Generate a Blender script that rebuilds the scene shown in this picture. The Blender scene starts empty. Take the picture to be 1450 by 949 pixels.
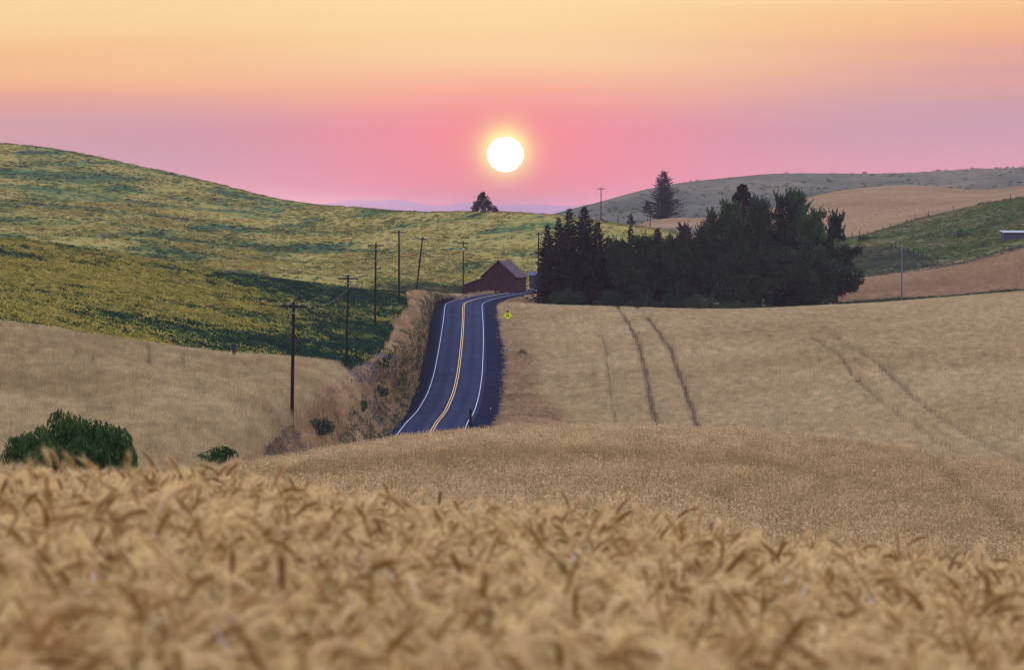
import bpy, math, random
import numpy as np
from mathutils import Vector
from mathutils.bvhtree import BVHTree

rng = np.random.default_rng(7)
random.seed(7)
scene = bpy.context.scene
COL = scene.collection

# ------------------------------------------------------------------ camera
CX, CY, FPX, HOR = 725.0, 474.5, 5507.0, 300.0      # a 137 mm lens; eye level falls on row 300 of the photograph
PITCH = math.atan((CY - HOR) / FPX)
SP, CP = math.sin(PITCH), math.cos(PITCH)


def ray(x, y):
    x, y = np.asarray(x, float), np.asarray(y, float)
    u = (CY - y) / FPX
    return np.stack(np.broadcast_arrays((x - CX) / FPX, CP + u * SP, -SP + u * CP), -1)


def at(x, y, d):
    """the point seen at (x, y) of the photograph that stands d metres ahead"""
    r = ray(x, y)
    return r * (np.asarray(d, float) / r[..., 1])[..., None]


def to_px(p):
    p = np.asarray(p, float)
    f = p[..., 1] * CP - p[..., 2] * SP
    up = p[..., 1] * SP + p[..., 2] * CP
    return CX + FPX * p[..., 0] / f, CY - FPX * up / f


cam = bpy.data.cameras.new('camera')
cam.sensor_width = 36
cam.lens = FPX / 1450 * 36
cam.clip_start, cam.clip_end = 0.1, 120000
cam.dof.use_dof = True
cam.dof.focus_distance = 480
cam.dof.aperture_fstop = 5.4
camo = bpy.data.objects.new('camera', cam)
camo.rotation_euler = (math.pi / 2 - PITCH, 0, 0)
COL.objects.link(camo)
scene.camera = camo

SUN_X, SUN_Y = 715.5, 218.5
sd = ray(SUN_X, SUN_Y)
sd = sd / np.linalg.norm(sd)
SUN_EL = math.asin(sd[2])
SUN_AZ = math.atan2(sd[0], sd[1])


# ------------------------------------------------------------------ small helpers
def lin(r, g, b):
    f = lambda c: c / 12.92 if c <= 0.04045 else ((c + 0.055) / 1.055) ** 2.4
    return tuple(f(v / 255) for v in (r, g, b)) + (1.0,)


def tag(o, label=None, cat=None, group=None, kind=None):
    if label: o['label'] = label
    if cat: o['category'] = cat
    if group: o['group'] = group
    if kind: o['kind'] = kind
    return o


def empty(name, loc, label, cat, group=None, rz=0):
    o = bpy.data.objects.new(name, None)
    o.empty_display_size = 0.3
    o.location = loc
    o.rotation_euler = (0, 0, rz)
    COL.objects.link(o)
    return tag(o, label, cat, group)


class MB:
    """collects quads, tris, tubes and boxes, and links them as ONE mesh object"""
    def __init__(self):
        self.v, self.f, self.m, self.n = [], [], [], 0

    def add(self, v, f, mat=0):
        v = np.asarray(v, float).reshape(-1, 3)
        self.v.append(v)
        for q in f:
            self.f.append([i + self.n for i in q]); self.m.append(mat)
        self.n += len(v)
        return self

    def quads(self, q, mat=0):
        q = np.asarray(q, float)
        k = q.shape[1]
        idx = np.arange(len(q) * k).reshape(-1, k)
        return self.add(q.reshape(-1, 3), idx.tolist(), mat)

    def tube(self, path, rad, sides=6, mat=0, cap=True):
        path = np.asarray(path, float)
        n = len(path)
        rad = np.broadcast_to(np.asarray(rad, float), (n,))
        t = np.gradient(path, axis=0)
        t /= np.linalg.norm(t, axis=1)[:, None] + 1e-12
        ref = np.array([1.0, 0, 0]) if abs(t[0, 0]) < 0.8 else np.array([0, 1.0, 0])
        a = np.cross(t, ref); a /= np.linalg.norm(a, axis=1)[:, None] + 1e-12
        b = np.cross(t, a)
        th = np.arange(sides) * 2 * math.pi / sides
        v = path[:, None] + rad[:, None, None] * (np.cos(th)[None, :, None] * a[:, None] + np.sin(th)[None, :, None] * b[:, None])
        f = []
        for i in range(n - 1):
            for j in range(sides):
                k = (j + 1) % sides
                f.append([i * sides + j, i * sides + k, (i + 1) * sides + k, (i + 1) * sides + j])
        if cap:
            f.append(list(range(sides))[::-1]); f.append([(n - 1) * sides + j for j in range(sides)])
        return self.add(v.reshape(-1, 3), f, mat)

    def box(self, c, s, rz=0, mat=0, taper=1.0):
        x, y, z = np.array(s) / 2
        v = np.array([[-x, -y, -z], [x, -y, -z], [x, y, -z], [-x, y, -z], [-x * taper, -y * taper, z], [x * taper, -y * taper, z], [x * taper, y * taper, z], [-x * taper, y * taper, z]])
        if rz:
            r = np.array([[math.cos(rz), -math.sin(rz), 0], [math.sin(rz), math.cos(rz), 0], [0, 0, 1]])
            v = v @ r.T
        return self.add(v + np.array(c), [[0, 3, 2, 1], [4, 5, 6, 7], [0, 1, 5, 4], [1, 2, 6, 5], [2, 3, 7, 6], [3, 0, 4, 7]], mat)

    def data(self):
        return np.concatenate(self.v), self.f, self.m

    def mesh(self, name, mats, smooth=False):
        v, f, m = self.data()
        me = bpy.data.meshes.new(name)
        me.from_pydata(v.tolist(), [], f)
        for x in (mats if isinstance(mats, (list, tuple)) else [mats]):
            me.materials.append(x)
        me.polygons.foreach_set('material_index', np.array(m, np.int32))
        if smooth:
            me.polygons.foreach_set('use_smooth', np.ones(len(f), bool))
        me.update()
        return me

    def build(self, name, mats, parent=None, smooth=False):
        o = bpy.data.objects.new(name, self.mesh(name, mats, smooth))
        COL.objects.link(o)
        if parent is not None:
            o.parent = parent
        return o


def copy_tree(o, parent=None):
    c = o.copy()
    COL.objects.link(c)
    if parent is not None:
        c.parent = parent
    for ch in list(o.children):
        copy_tree(ch, c)
    return c


# ------------------------------------------------------------------ materials
class NT:
    def __init__(self, name):
        self.m = bpy.data.materials.new(name)
        self.m.use_nodes = True
        self.t = self.m.node_tree
        self.t.nodes.clear()
        self.out = self.n('ShaderNodeOutputMaterial')

    def n(self, typ, **kw):
        nd = self.t.nodes.new(typ)
        for k, v in kw.items():
            setattr(nd, k, v)
        return nd

    def l(self, a, b):
        self.t.links.new(a, b)

    def put(self, sock, v):
        if isinstance(v, bpy.types.NodeSocket): self.l(v, sock)
        else: sock.default_value = v

    def pos(self, sx=1, sy=1, sz=1):
        g = self.n('ShaderNodeNewGeometry')
        v = self.n('ShaderNodeVectorMath', operation='MULTIPLY')
        self.l(g.outputs['Position'], v.inputs[0])
        v.inputs[1].default_value = (sx, sy, sz)
        return v.outputs[0]

    def noise(self, vec, scale, detail=4, rough=0.55, dist=0.0):
        n = self.n('ShaderNodeTexNoise')
        self.l(vec, n.inputs['Vector'])
        n.inputs['Scale'].default_value = scale
        n.inputs['Detail'].default_value = detail
        n.inputs['Roughness'].default_value = rough
        n.inputs['Distortion'].default_value = dist
        return n.outputs['Fac']

    def ramp(self, fac, stops):
        r = self.n('ShaderNodeValToRGB')
        e = r.color_ramp.elements
        while len(e) < len(stops):
            e.new(0.5)
        for i, (p, c) in enumerate(stops):
            e[i].position = p
            e[i].color = c if not isinstance(c, (int, float)) else (c, c, c, 1)
        self.put(r.inputs[0], fac)
        return r.outputs[0]

    def mix(self, fac, a, b, mode='MIX'):
        m = self.n('ShaderNodeMix', data_type='RGBA', blend_type=mode)
        self.put(m.inputs[0], fac); self.put(m.inputs[6], a); self.put(m.inputs[7], b)
        return m.outputs[2]

    def math(self, op, a, b=0.0, c=None):
        m = self.n('ShaderNodeMath', operation=op)
        self.put(m.inputs[0], a); self.put(m.inputs[1], b)
        if c is not None: self.put(m.inputs[2], c)
        return m.outputs[0]

    def rand(self):
        return self.n('ShaderNodeObjectInfo').outputs['Random']

    def vary(self, col, amount=0.3, fac=None):
        """darker or paler by the instance's own random number"""
        f = self.math('MULTIPLY_ADD', self.rand() if fac is None else fac, 2 * amount, 1 - amount)
        h = self.n('ShaderNodeHueSaturation')
        self.put(h.inputs['Value'], f)
        self.put(h.inputs['Color'], col)
        return h.outputs[0]

    def leafy(self, col, trans=0.3, tcol=None):
        d = self.n('ShaderNodeBsdfDiffuse'); self.put(d.inputs[0], col)
        t = self.n('ShaderNodeBsdfTranslucent'); self.put(t.inputs[0], col if tcol is None else tcol)
        m = self.n('ShaderNodeMixShader'); m.inputs[0].default_value = trans
        self.l(d.outputs[0], m.inputs[1]); self.l(t.outputs[0], m.inputs[2])
        self.l(m.outputs[0], self.out.inputs[0])
        return self.m

    def solid(self, col, rough=0.8, spec=0.3, metal=0.0, bump=None, bs=0.3, bd=0.05):
        p = self.n('ShaderNodeBsdfPrincipled')
        self.put(p.inputs['Base Color'], col)
        p.inputs['Roughness'].default_value = rough
        p.inputs['Specular IOR Level'].default_value = spec
        p.inputs['Metallic'].default_value = metal
        if bump is not None:
            b = self.n('ShaderNodeBump')
            b.inputs['Strength'].default_value = bs
            b.inputs['Distance'].default_value = bd
            self.l(bump, b.inputs['Height'])
            self.l(b.outputs[0], p.inputs['Normal'])
        self.l(p.outputs[0], self.out.inputs[0])
        return self.m


def c4(r, g, b):
    return (r, g, b, 1.0)


def m_plain(name, col, rough=0.8, var=0.25, scale=3.0, spec=0.2, metal=0.0):
    t = NT(name)
    n = t.noise(t.pos(), scale, 5, 0.6)
    col2 = t.mix(n, c4(*[v * (1 - var) for v in col]), c4(*[min(1, v * (1 + var)) for v in col]))
    return t.solid(col2, rough, spec, metal, bump=n, bs=0.2, bd=0.02)


def m_field(name, a, b, c, big=0.02, fine=0.9, stretch=1.0):
    """ground of a crop or pasture: broad patches and fine grain"""
    t = NT(name)
    p = t.pos(1, stretch, 1)
    n1 = t.noise(p, big, 5, 0.6, 0.4)
    n2 = t.noise(t.pos(), fine, 4, 0.7)
    base = t.ramp(n1, [(0.32, a), (0.5, b), (0.68, c)])
    k = t.ramp(n2, [(0.25, 0.55), (0.75, 1.4)])
    col = t.mix(1.0, base, k, 'MULTIPLY')
    d = t.n('ShaderNodeBsdfDiffuse')
    t.l(col, d.inputs[0])
    bm = t.n('ShaderNodeBump'); bm.inputs['Strength'].default_value = 0.8; bm.inputs['Distance'].default_value = 0.3
    t.l(n2, bm.inputs['Height']); t.l(bm.outputs[0], d.inputs['Normal'])
    t.l(d.outputs[0], t.out.inputs[0])
    return t.m


def m_tuft(name, a, b, c, big=0.02, var=0.35, trans=0.3, stretch=1.0, fine=None):
    """crop tufts: the same broad patches as the ground below, and each tuft its own tone"""
    t = NT(name)
    n1 = t.noise(t.pos(1, stretch, 1), big, 5, 0.6, 0.4)
    base = t.ramp(n1, [(0.32, a), (0.5, b), (0.68, c)])
    if fine:
        n2 = t.noise(t.pos(1, 1, 1), fine, 3, 0.6)
        base = t.mix(1.0, base, t.ramp(n2, [(0.3, 0.6), (0.7, 1.35)]), 'MULTIPLY')
    return t.leafy(t.vary(base, var), trans)


EXEC_PARTS = True
# straw tones
S_A, S_B, S_C = c4(.49, .365, .19), c4(.57, .435, .235), c4(.62, .485, .275)

M = {}
M['wheat_soil'] = m_field('wheat_soil', c4(.085, .055, .035), c4(.11, .07, .042), c4(.14, .09, .052), 0.05, 2.0)
M['mid_wheat'] = m_tuft('mid_wheat', c4(.33, .225, .11), c4(.43, .3, .15), c4(.47, .335, .175), 0.05, 0.45, 0.25, fine=0.6)
M['mid_ear'] = m_tuft('mid_ear', c4(.45, .305, .14), c4(.56, .395, .195), c4(.61, .45, .24), 0.05, 0.5, 0.3)
M['far_wheat'] = m_tuft('far_wheat', S_A, S_B, S_C, 0.03, 0.45, 0.25, 0.8, fine=0.9)
M['left_wheat'] = m_tuft('left_wheat', c4(.39, .285, .145), c4(.5, .38, .2), c4(.57, .445, .25), 0.06, 0.42, 0.25, 0.8, fine=0.8)
M['tan_ground'] = m_field('tan_ground', c4(.21, .13, .07), c4(.265, .17, .09), c4(.30, .2, .11), 0.03, 0.6, 0.8)
M['stubble'] = m_tuft('stubble', c4(.38, .25, .145), c4(.45, .305, .18), c4(.5, .35, .21), 0.03, 0.35, 0.25, 0.8)

GREEN_D, GREEN_M, OLIVE, YEL = c4(.02, .052, .034), c4(.055, .125, .04), c4(.185, .19, .045), c4(.34, .28, .065)


def patchy(t, seed=0.0, shift=0.0, big=1.15):
    fineamp = 1.0 if seed < 30 else .75
    """green pulse crop ripening in yellow patches; one pattern for soil and plants"""
    g = t.n('ShaderNodeNewGeometry')
    mp = t.n('ShaderNodeMapping')
    mp.inputs['Location'].default_value = (seed, seed, 0)
    mp.inputs['Scale'].default_value = (1, 0.8, 1)
    t.l(g.outputs['Position'], mp.inputs['Vector'])
    n = t.math('ADD', t.math('MULTIPLY_ADD', t.noise(mp.outputs[0], 0.03, 4, 0.6, 0.9), big, .5 - .5 * big - .5 * fineamp), t.math('MULTIPLY', t.noise(mp.outputs[0], 0.2, 8, 0.75, 0.6), fineamp))
    n = t.math('ADD', n, shift) if not isinstance(shift, float) or shift else n
    return n


def m_crop(name, tuft, d, m, o, y, seed=0.0, shift=0.0, gradient=None):
    t = NT(name)
    if gradient is not None:                       # the crop stays greener towards the road
        g = t.n('ShaderNodeNewGeometry')
        s = t.n('ShaderNodeSeparateXYZ'); t.l(g.outputs['Position'], s.inputs[0])
        gx, gy, k0, k1, amp = gradient
        v = t.math('ADD', t.math('MULTIPLY', s.outputs[0], gx), t.math('MULTIPLY', s.outputs[1], gy))
        mr = t.n('ShaderNodeMapRange', interpolation_type='SMOOTHSTEP')
        t.l(v, mr.inputs[0]); mr.inputs[1].default_value = k0; mr.inputs[2].default_value = k1
        mr.inputs[3].default_value = 0; mr.inputs[4].default_value = amp
        shift = t.math('ADD', mr.outputs[0], shift)
    n = patchy(t, seed, shift, .95 if seed < 30 else .9)
    if tuft: n = t.math('ADD', n, t.math('MULTIPLY_ADD', t.rand(), .2, -.1))
    col = t.ramp(n, [(0.40, d), (0.455, m), (0.50, o), (0.57, y)])
    n2 = t.noise(t.pos(), 0.9, 3, 0.6)
    col = t.mix(1.0, col, t.ramp(n2, [(0.25, 0.6), (0.75, 1.35)]), 'MULTIPLY')
    if tuft:
        return t.leafy(t.vary(col, 0.45), 0.25)
    dd = t.n('ShaderNodeBsdfDiffuse'); t.l(col, dd.inputs[0]); t.l(dd.outputs[0], t.out.inputs[0])
    return t.m


G1 = (1.0, 0.12, 8.0, 52.0, -0.18)
M['crop_soil'] = m_crop('crop_soil', False, c4(.02, .04, .022), GREEN_M, c4(.12, .12, .03), c4(.2, .16, .045), 13.0, 0.03, G1)
M['crop_plant'] = m_crop('crop_plant', True, GREEN_D, GREEN_M, OLIVE, YEL, 13.0, 0.03, G1)
HD, HM, HO, HY = c4(.05, .092, .048), c4(.09, .145, .05), c4(.18, .19, .056), c4(.30, .245, .075)
G2 = (-1.0, 0.0, 5.0, 150.0, -0.045)
M['hill_soil'] = m_crop('hill_soil', False, HD, HM, HO, HY, 31.0, 0.055, G2)
M['hill_plant'] = m_crop('hill_plant', True, HD, HM, HO, HY, 31.0, 0.045, G2)

M['far_hill'] = m_field('far_hill', c4(.05, .066, .056), c4(.115, .115, .082), c4(.185, .16, .11), 0.01, 0.12, 0.6)
M['pasture'] = m_field('pasture', c4(.04, .07, .036), c4(.085, .115, .04), c4(.21, .165, .085), 0.03, 0.7, 0.8)
M['pasture_tuft'] = m_tuft('pasture_tuft', c4(.04, .075, .038), c4(.1, .135, .045), c4(.25, .195, .1), 0.03, 0.4, 0.25, 0.8)
M['yard'] = m_field('yard', c4(.05, .07, .035), c4(.1, .1, .05), c4(.2, .15, .08), 0.05, 0.6)
M['mountain'] = m_plain('mountain', (.47, .27, .35), 1.0, 0.06, 0.001, 0.0)  # base colour carries a haze fade towards the pink sky
M['ground'] = m_field('ground', c4(.2, .15, .08), c4(.25, .18, .1), c4(.3, .22, .12), 0.01, 0.3)

M['bank'] = m_field('bank', c4(.13, .1, .075), c4(.25, .17, .1), c4(.33, .22, .13), 0.09, 1.2)
M['dry_grass'] = m_tuft('dry_grass', c4(.27, .185, .11), c4(.44, .3, .165), c4(.56, .4, .23), 0.06, 0.28, 0.3)
M['sage'] = m_tuft('sage', c4(.1, .11, .1), c4(.19, .17, .18), c4(.27, .22, .21), 0.15, 0.3, 0.2)
M['weed'] = m_tuft('weed', c4(.025, .055, .032), c4(.055, .09, .045), c4(.16, .15, .08), 0.12, 0.4, 0.3)
M['ditch_weed'] = m_tuft('ditch_weed', c4(.035, .06, .05), c4(.06, .085, .065), c4(.12, .12, .075), 0.1, 0.35, 0.2)

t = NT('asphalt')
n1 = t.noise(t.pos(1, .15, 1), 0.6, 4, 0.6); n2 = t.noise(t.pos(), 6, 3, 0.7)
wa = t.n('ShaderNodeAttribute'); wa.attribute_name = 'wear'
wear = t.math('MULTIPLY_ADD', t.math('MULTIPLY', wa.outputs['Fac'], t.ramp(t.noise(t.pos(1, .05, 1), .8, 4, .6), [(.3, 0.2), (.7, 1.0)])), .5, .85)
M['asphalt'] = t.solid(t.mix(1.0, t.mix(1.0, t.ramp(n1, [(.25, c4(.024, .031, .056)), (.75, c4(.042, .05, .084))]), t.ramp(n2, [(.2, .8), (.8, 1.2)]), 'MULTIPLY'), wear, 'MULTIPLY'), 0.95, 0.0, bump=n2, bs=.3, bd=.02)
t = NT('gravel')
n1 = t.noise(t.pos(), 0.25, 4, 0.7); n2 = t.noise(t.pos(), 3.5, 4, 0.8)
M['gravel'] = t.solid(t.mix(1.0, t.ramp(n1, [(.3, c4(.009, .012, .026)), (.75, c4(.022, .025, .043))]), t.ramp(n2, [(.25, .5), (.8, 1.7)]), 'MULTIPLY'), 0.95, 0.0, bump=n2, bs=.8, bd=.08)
t = NT('white_paint')
n1 = t.noise(t.pos(), 1.5, 4, 0.7)
M['white_paint'] = t.solid(t.ramp(n1, [(.3, c4(.26, .275, .32)), (.6, c4(.46, .475, .53))]), 0.6, 0.3)
t = NT('yellow_paint')
n1 = t.noise(t.pos(), 1.5, 4, 0.7)
M['yellow_paint'] = t.solid(t.ramp(n1, [(.3, c4(.42, .24, .07)), (.6, c4(.6, .36, .1))]), 0.6, 0.3)

M['pole_wood'] = m_plain('pole_wood', (.02, .016, .017), 0.9, 0.35, 2.0, 0.05)
M['grey_wood'] = m_plain('grey_wood', (.14, .14, .16), 0.9, 0.3, 3.0)
M['insulator'] = m_plain('insulator', (.35, .36, .4), 0.25, 0.1, 4.0, 0.5)
M['steel'] = m_plain('steel', (.35, .36, .38), 0.45, 0.1, 5.0, 0.5, 0.7)
M['cable'] = m_plain('cable', (.12, .11, .11), 0.5, 0.1, 1.0, 0.4)
M['dark_metal'] = m_plain('dark_metal', (.03, .032, .038), 0.6, 0.2, 4.0)
M['white_plastic'] = m_plain('white_plastic', (.7, .72, .75), 0.4, 0.05, 4.0)
M['sign_yellow'] = m_plain('sign_yellow', (.62, .78, .015), 0.35, 0.04, 2.0)
M['sign_black'] = m_plain('sign_black', (.012, .012, .012), 0.5, 0.1, 2.0)
M['sign_teal'] = m_plain('sign_teal', (.03, .3, .3), 0.4, 0.1, 4.0)
M['bark'] = m_plain('bark', (.07, .05, .04), 0.95, 0.4, 2.0)


def m_leaf(name, a, b, trans=0.25, scale=0.35):
    t = NT(name)
    n = t.noise(t.pos(), scale, 4, 0.65)
    n2 = t.noise(t.pos(), 3.0, 2, 0.5)
    col = t.mix(t.ramp(n, [(.35, 0), (.65, 1)]), a, b)
    return t.leafy(t.mix(1.0, col, t.ramp(n2, [(.3, .65), (.7, 1.4)]), 'MULTIPLY'), trans)


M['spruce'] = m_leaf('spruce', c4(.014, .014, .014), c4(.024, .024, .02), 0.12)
M['spruce_hazed'] = m_leaf('spruce_hazed', c4(.026, .03, .042), c4(.04, .046, .06), 0.12)  # distant foliage: the blue, lifted tone is haze put into the colour
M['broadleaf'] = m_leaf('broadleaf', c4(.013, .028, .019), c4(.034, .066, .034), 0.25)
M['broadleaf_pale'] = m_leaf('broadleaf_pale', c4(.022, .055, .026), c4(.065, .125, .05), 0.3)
M['plum_leaf'] = m_leaf('plum_leaf', c4(.035, .018, .025), c4(.055, .03, .035), 0.2)
M['lone_leaf'] = m_leaf('lone_leaf', c4(.04, .025, .025), c4(.06, .04, .035), 0.2)
M['willow_leaf'] = m_leaf('willow_leaf', c4(.022, .055, .02), c4(.065, .13, .033), 0.25, 0.9)
M['dry_leaf'] = m_leaf('dry_leaf', c4(.2, .14, .08), c4(.3, .22, .13), 0.2, 0.8)
M['hedge_leaf'] = m_leaf('hedge_leaf', c4(.02, .05, .025), c4(.04, .08, .035), 0.2, 0.6)
M['sage_leaf'] = m_leaf('sage_leaf', c4(.06, .085, .06), c4(.1, .12, .085), 0.2, 0.8)

t = NT('barn_boards')
g = t.n('ShaderNodeTexCoord')
w = t.n('ShaderNodeTexWave', wave_type='BANDS', bands_direction='X')
mp = t.n('ShaderNodeMapping'); mp.inputs['Scale'].default_value = (1, 1, 0.03)
t.l(g.outputs['Object'], mp.inputs[0]); t.l(mp.outputs[0], w.inputs[0])
w.inputs['Scale'].default_value = 1.6; w.inputs['Distortion'].default_value = 1.2
mp2 = t.n('ShaderNodeMapping'); mp2.inputs['Scale'].default_value = (2.5, 2.5, 0.35)
t.l(g.outputs['Object'], mp2.inputs[0])
n1 = t.noise(mp2.outputs[0], 1.2, 5, 0.65)
col = t.ramp(n1, [(.3, c4(.03, .013, .018)), (.55, c4(.058, .022, .028)), (.75, c4(.09, .05, .055))])
M['barn_boards'] = t.solid(t.mix(1.0, col, t.ramp(w.outputs['Fac'], [(.05, .45), (.3, 1.0)]), 'MULTIPLY'), 0.9, 0.15)
t = NT('shingle_roof')
g = t.n('ShaderNodeTexCoord')
mp = t.n('ShaderNodeMapping'); mp.inputs['Scale'].default_value = (0.6, 0.6, 4)
t.l(g.outputs['Object'], mp.inputs[0])
n1 = t.noise(mp.outputs[0], 1.4, 5, 0.7)
M['shingle_roof'] = t.solid(t.ramp(n1, [(.3, c4(.035, .024, .03)), (.7, c4(.095, .064, .076))]), 0.85, 0.2)
M['tin_roof'] = m_plain('tin_roof', (.085, .09, .13), 0.7, 0.15, 1.0, 0.1)
M['pale_roof'] = m_plain('pale_roof', (.3, .33, .39), 0.6, 0.1, 1.0, 0.2)
M['shed_wall'] = m_plain('shed_wall', (.05, .055, .1), 0.8, 0.25, 2.0)
M['house_wall'] = m_plain('house_wall', (.16, .17, .2), 0.8, 0.1, 1.0)
M['house_roof'] = m_plain('house_roof', (.2, .3, .4), 0.6, 0.15, 1.0)
M['glass'] = m_plain('glass', (.02, .025, .03), 0.1, 0.1, 1.0, 0.6)


# ------------------------------------------------------------------ lofted terrain sheets
def pchip(y, n):
    """monotone cubic resampling of axis 0 to n samples"""
    y = np.asarray(y, float)
    k = len(y)
    h = np.diff(y, axis=0)
    m = np.zeros_like(y)
    a, b = h[:-1], h[1:]
    m[1:-1] = np.where(a * b > 0, 2 * a * b / (a + b + 1e-30 * np.sign(a + b)), 0) if k > 2 else 0
    m[0], m[-1] = h[0], h[-1]
    s = np.linspace(0, k - 1, n)
    i = np.minimum(s.astype(int), k - 2)
    f = (s - i).reshape((-1,) + (1,) * (y.ndim - 1))
    return (y[i] * (1 + 2 * f) * (1 - f) ** 2 + m[i] * f * (1 - f) ** 2 + y[i + 1] * f * f * (3 - 2 * f) + m[i + 1] * f * f * (f - 1))


def wob(X, Y, s, seed=0):
    """gentle unevenness"""
    r = np.random.default_rng(seed)
    z = np.zeros_like(X)
    for k in range(9):
        a = r.uniform(0, math.pi); w = 2 * math.pi / (s * r.uniform(.5, 1.8))
        z += np.sin(w * (X * math.cos(a) + Y * math.sin(a)) + r.uniform(0, 6.28)) / 9
    return z * 1.6


SHEETS = {}
ALL_V, ALL_F = [], []


def sheet(key, name, ctrl, nu, nv, mat, label, cat, amp=0.0, wl=20, solid=True, drop=0.0):
    """ctrl: rows (going away) of points (x, y, d) of the photograph"""
    c = np.array(ctrl, float)
    P = at(c[..., 0], c[..., 1], c[..., 2])
    P[..., 2] -= drop
    P = pchip(P, nv)
    P = pchip(P.transpose(1, 0, 2), nu).transpose(1, 0, 2)
    if amp:
        P[..., 2] += amp * wob(P[..., 0], P[..., 1], wl, len(SHEETS) + 3)
    i = np.arange(nu * nv).reshape(nv, nu)
    f = np.stack([i[:-1, :-1], i[:-1, 1:], i[1:, 1:], i[1:, :-1]], -1).reshape(-1, 4)
    me = bpy.data.meshes.new(name)
    me.from_pydata(P.reshape(-1, 3).tolist(), [], f.tolist())
    me.polygons.foreach_set('use_smooth', np.ones(len(f), bool))
    me.materials.append(mat)
    o = bpy.data.objects.new(name, me)
    COL.objects.link(o)
    tag(o, label, cat, kind='structure')
    SHEETS[key] = P
    if solid:
        base = sum(len(v) for v in ALL_V)
        ALL_V.append(P.reshape(-1, 3)); ALL_F.append(f + base)
    return o


# base ground out to the horizon
mb = MB()
mb.quads([[(-4500, -300, -44), (4500, -300, -44), (4500, 14800, -44), (-4500, 14800, -44)]])
tag(mb.build('ground', M['ground']), 'low open farmland lying under and beyond the hills', 'ground', kind='structure')

WH = 0.85                                          # height of standing wheat
cols = [-90, 0, 150, 330, 420, 520, 620, 725, 850, 1000, 1120, 1250, 1350, 1450, 1560]
rid = [655, 655, 655, 666, 684, 692, 706, 708, 716, 737, 757, 768, 775, 786, 792]
crest = [690, 688, 684, 661, 646, 629, 616, 609, 606, 610, 618, 634, 648, 663, 680]


def row(d, ys):
    return [(x, y, d) for x, y in zip(cols, ys)]


def ease(a, b, t):
    return [p + (q - p) * t for p, q in zip(a, b)]


flat = lambda v: [v] * len(cols)
A = [row(1.0, flat(2900)), row(3.5, flat(1350)), row(6.5, flat(955)),
     row(12, [745, 745, 746, 755, 768, 780, 790, 795, 805, 825, 838, 846, 850, 855, 858]),
     row(22, rid),
     row(30, [r + 6 + 5 * (r - 655) / 130 for r in rid]),
     row(45, [695, 695, 700, 712, 725, 730, 735, 736, 742, 762, 780, 792, 798, 806, 812]),
     row(65, [695, 695, 700, 705, 712, 712, 712, 712, 718, 736, 752, 764, 772, 784, 792]),
     row(100, [698, 696, 694, 682, 676, 668, 660, 656, 657, 664, 676, 692, 706, 722, 736]),
     row(138, [694, 692, 688, 664, 650, 634, 621, 614, 611, 615, 624, 640, 654, 669, 686]),
     row(165, crest),
     row(205, [690, 690, 690, 680, 668, 650, 636, 628, 624, 628, 638, 652, 664, 680, 694]),
     row(300, [676, 676, 676, 672, 668, 662, 654, 648, 644, 646, 652, 664, 674, 690, 700]),
     row(400, flat(668))]
sheet('A', 'wheat_field', A, 120, 170, M['wheat_soil'], 'ripe wheat field on the knoll in front of the road, falling away from the viewer', 'field', 0.04, 14, drop=WH)

# field to the right of the road
B = [[(700, 664, 395), (860, 662, 380), (1010, 660, 360), (1200, 672, 330), (1450, 700, 300), (1600, 705, 290)],
     [(699, 614, 436), (860, 612, 425), (1010, 612, 405), (1200, 628, 360), (1450, 660, 330), (1600, 670, 320)],
     [(716, 570, 495), (860, 568, 480), (1010, 565, 460), (1200, 575, 420), (1450, 595, 390), (1600, 600, 380)],
     [(722, 524, 560), (860, 520, 550), (1010, 516, 535), (1200, 516, 500), (1450, 525, 465), (1600, 528, 455)],
     [(713, 477, 622), (860, 474, 620), (1010, 470, 610), (1200, 465, 590), (1450, 460, 570), (1600, 458, 560)],
     [(706, 440, 696), (860, 441, 690), (1010, 443, 680), (1200, 436, 670), (1450, 420, 670), (1600, 412, 665)],
     [(708, 430, 716), (860, 434, 722), (1010, 438, 715), (1200, 431, 715), (1450, 412.5, 715), (1600, 403, 715)],
     [(726, 428, 735), (860, 438, 750), (1010, 443, 745), (1200, 436, 745), (1450, 418, 745), (1600, 409, 745)]]
sheet('B', 'wheat_field', B, 120, 120, M['wheat_soil'], 'broad pale wheat field with wheel tracks to the right of the road, in front of the tree clump', 'field', 0.08, 25, drop=WH)

# field on the left flat
E = [[(-110, 700, 175), (60, 700, 178), (180, 700, 182), (250, 700, 186), (330, 690, 205), (372, 668, 240)],
     [(-110, 652, 210), (60, 652, 213), (180, 652, 215), (250, 652, 218), (320, 652, 232), (352, 640, 262)],
     [(-110, 585, 250), (60, 590, 248), (180, 592, 248), (260, 592, 252), (345, 592, 276), (412, 584, 318)],
     [(-110, 520, 285), (60, 535, 282), (180, 542, 282), (270, 546, 292), (375, 550, 318), (462, 556, 362)],
     [(-110, 480, 310), (60, 494, 310), (180, 506, 320), (290, 518, 335), (400, 526, 360), (500, 535, 408)],
     [(-110, 442, 322), (60, 463, 340), (180, 482, 362), (310, 498, 388), (400, 505, 402), (478, 512, 425)],
     [(-110, 446, 340), (60, 467, 355), (180, 486, 380), (310, 502, 405), (400, 509, 420), (480, 516, 440)]]
sheet('E', 'wheat_field', E, 90, 90, M['wheat_soil'], 'smaller wheat field on the left flat between the pulse crop and the road bank', 'field', 0.08, 18, drop=WH)

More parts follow.
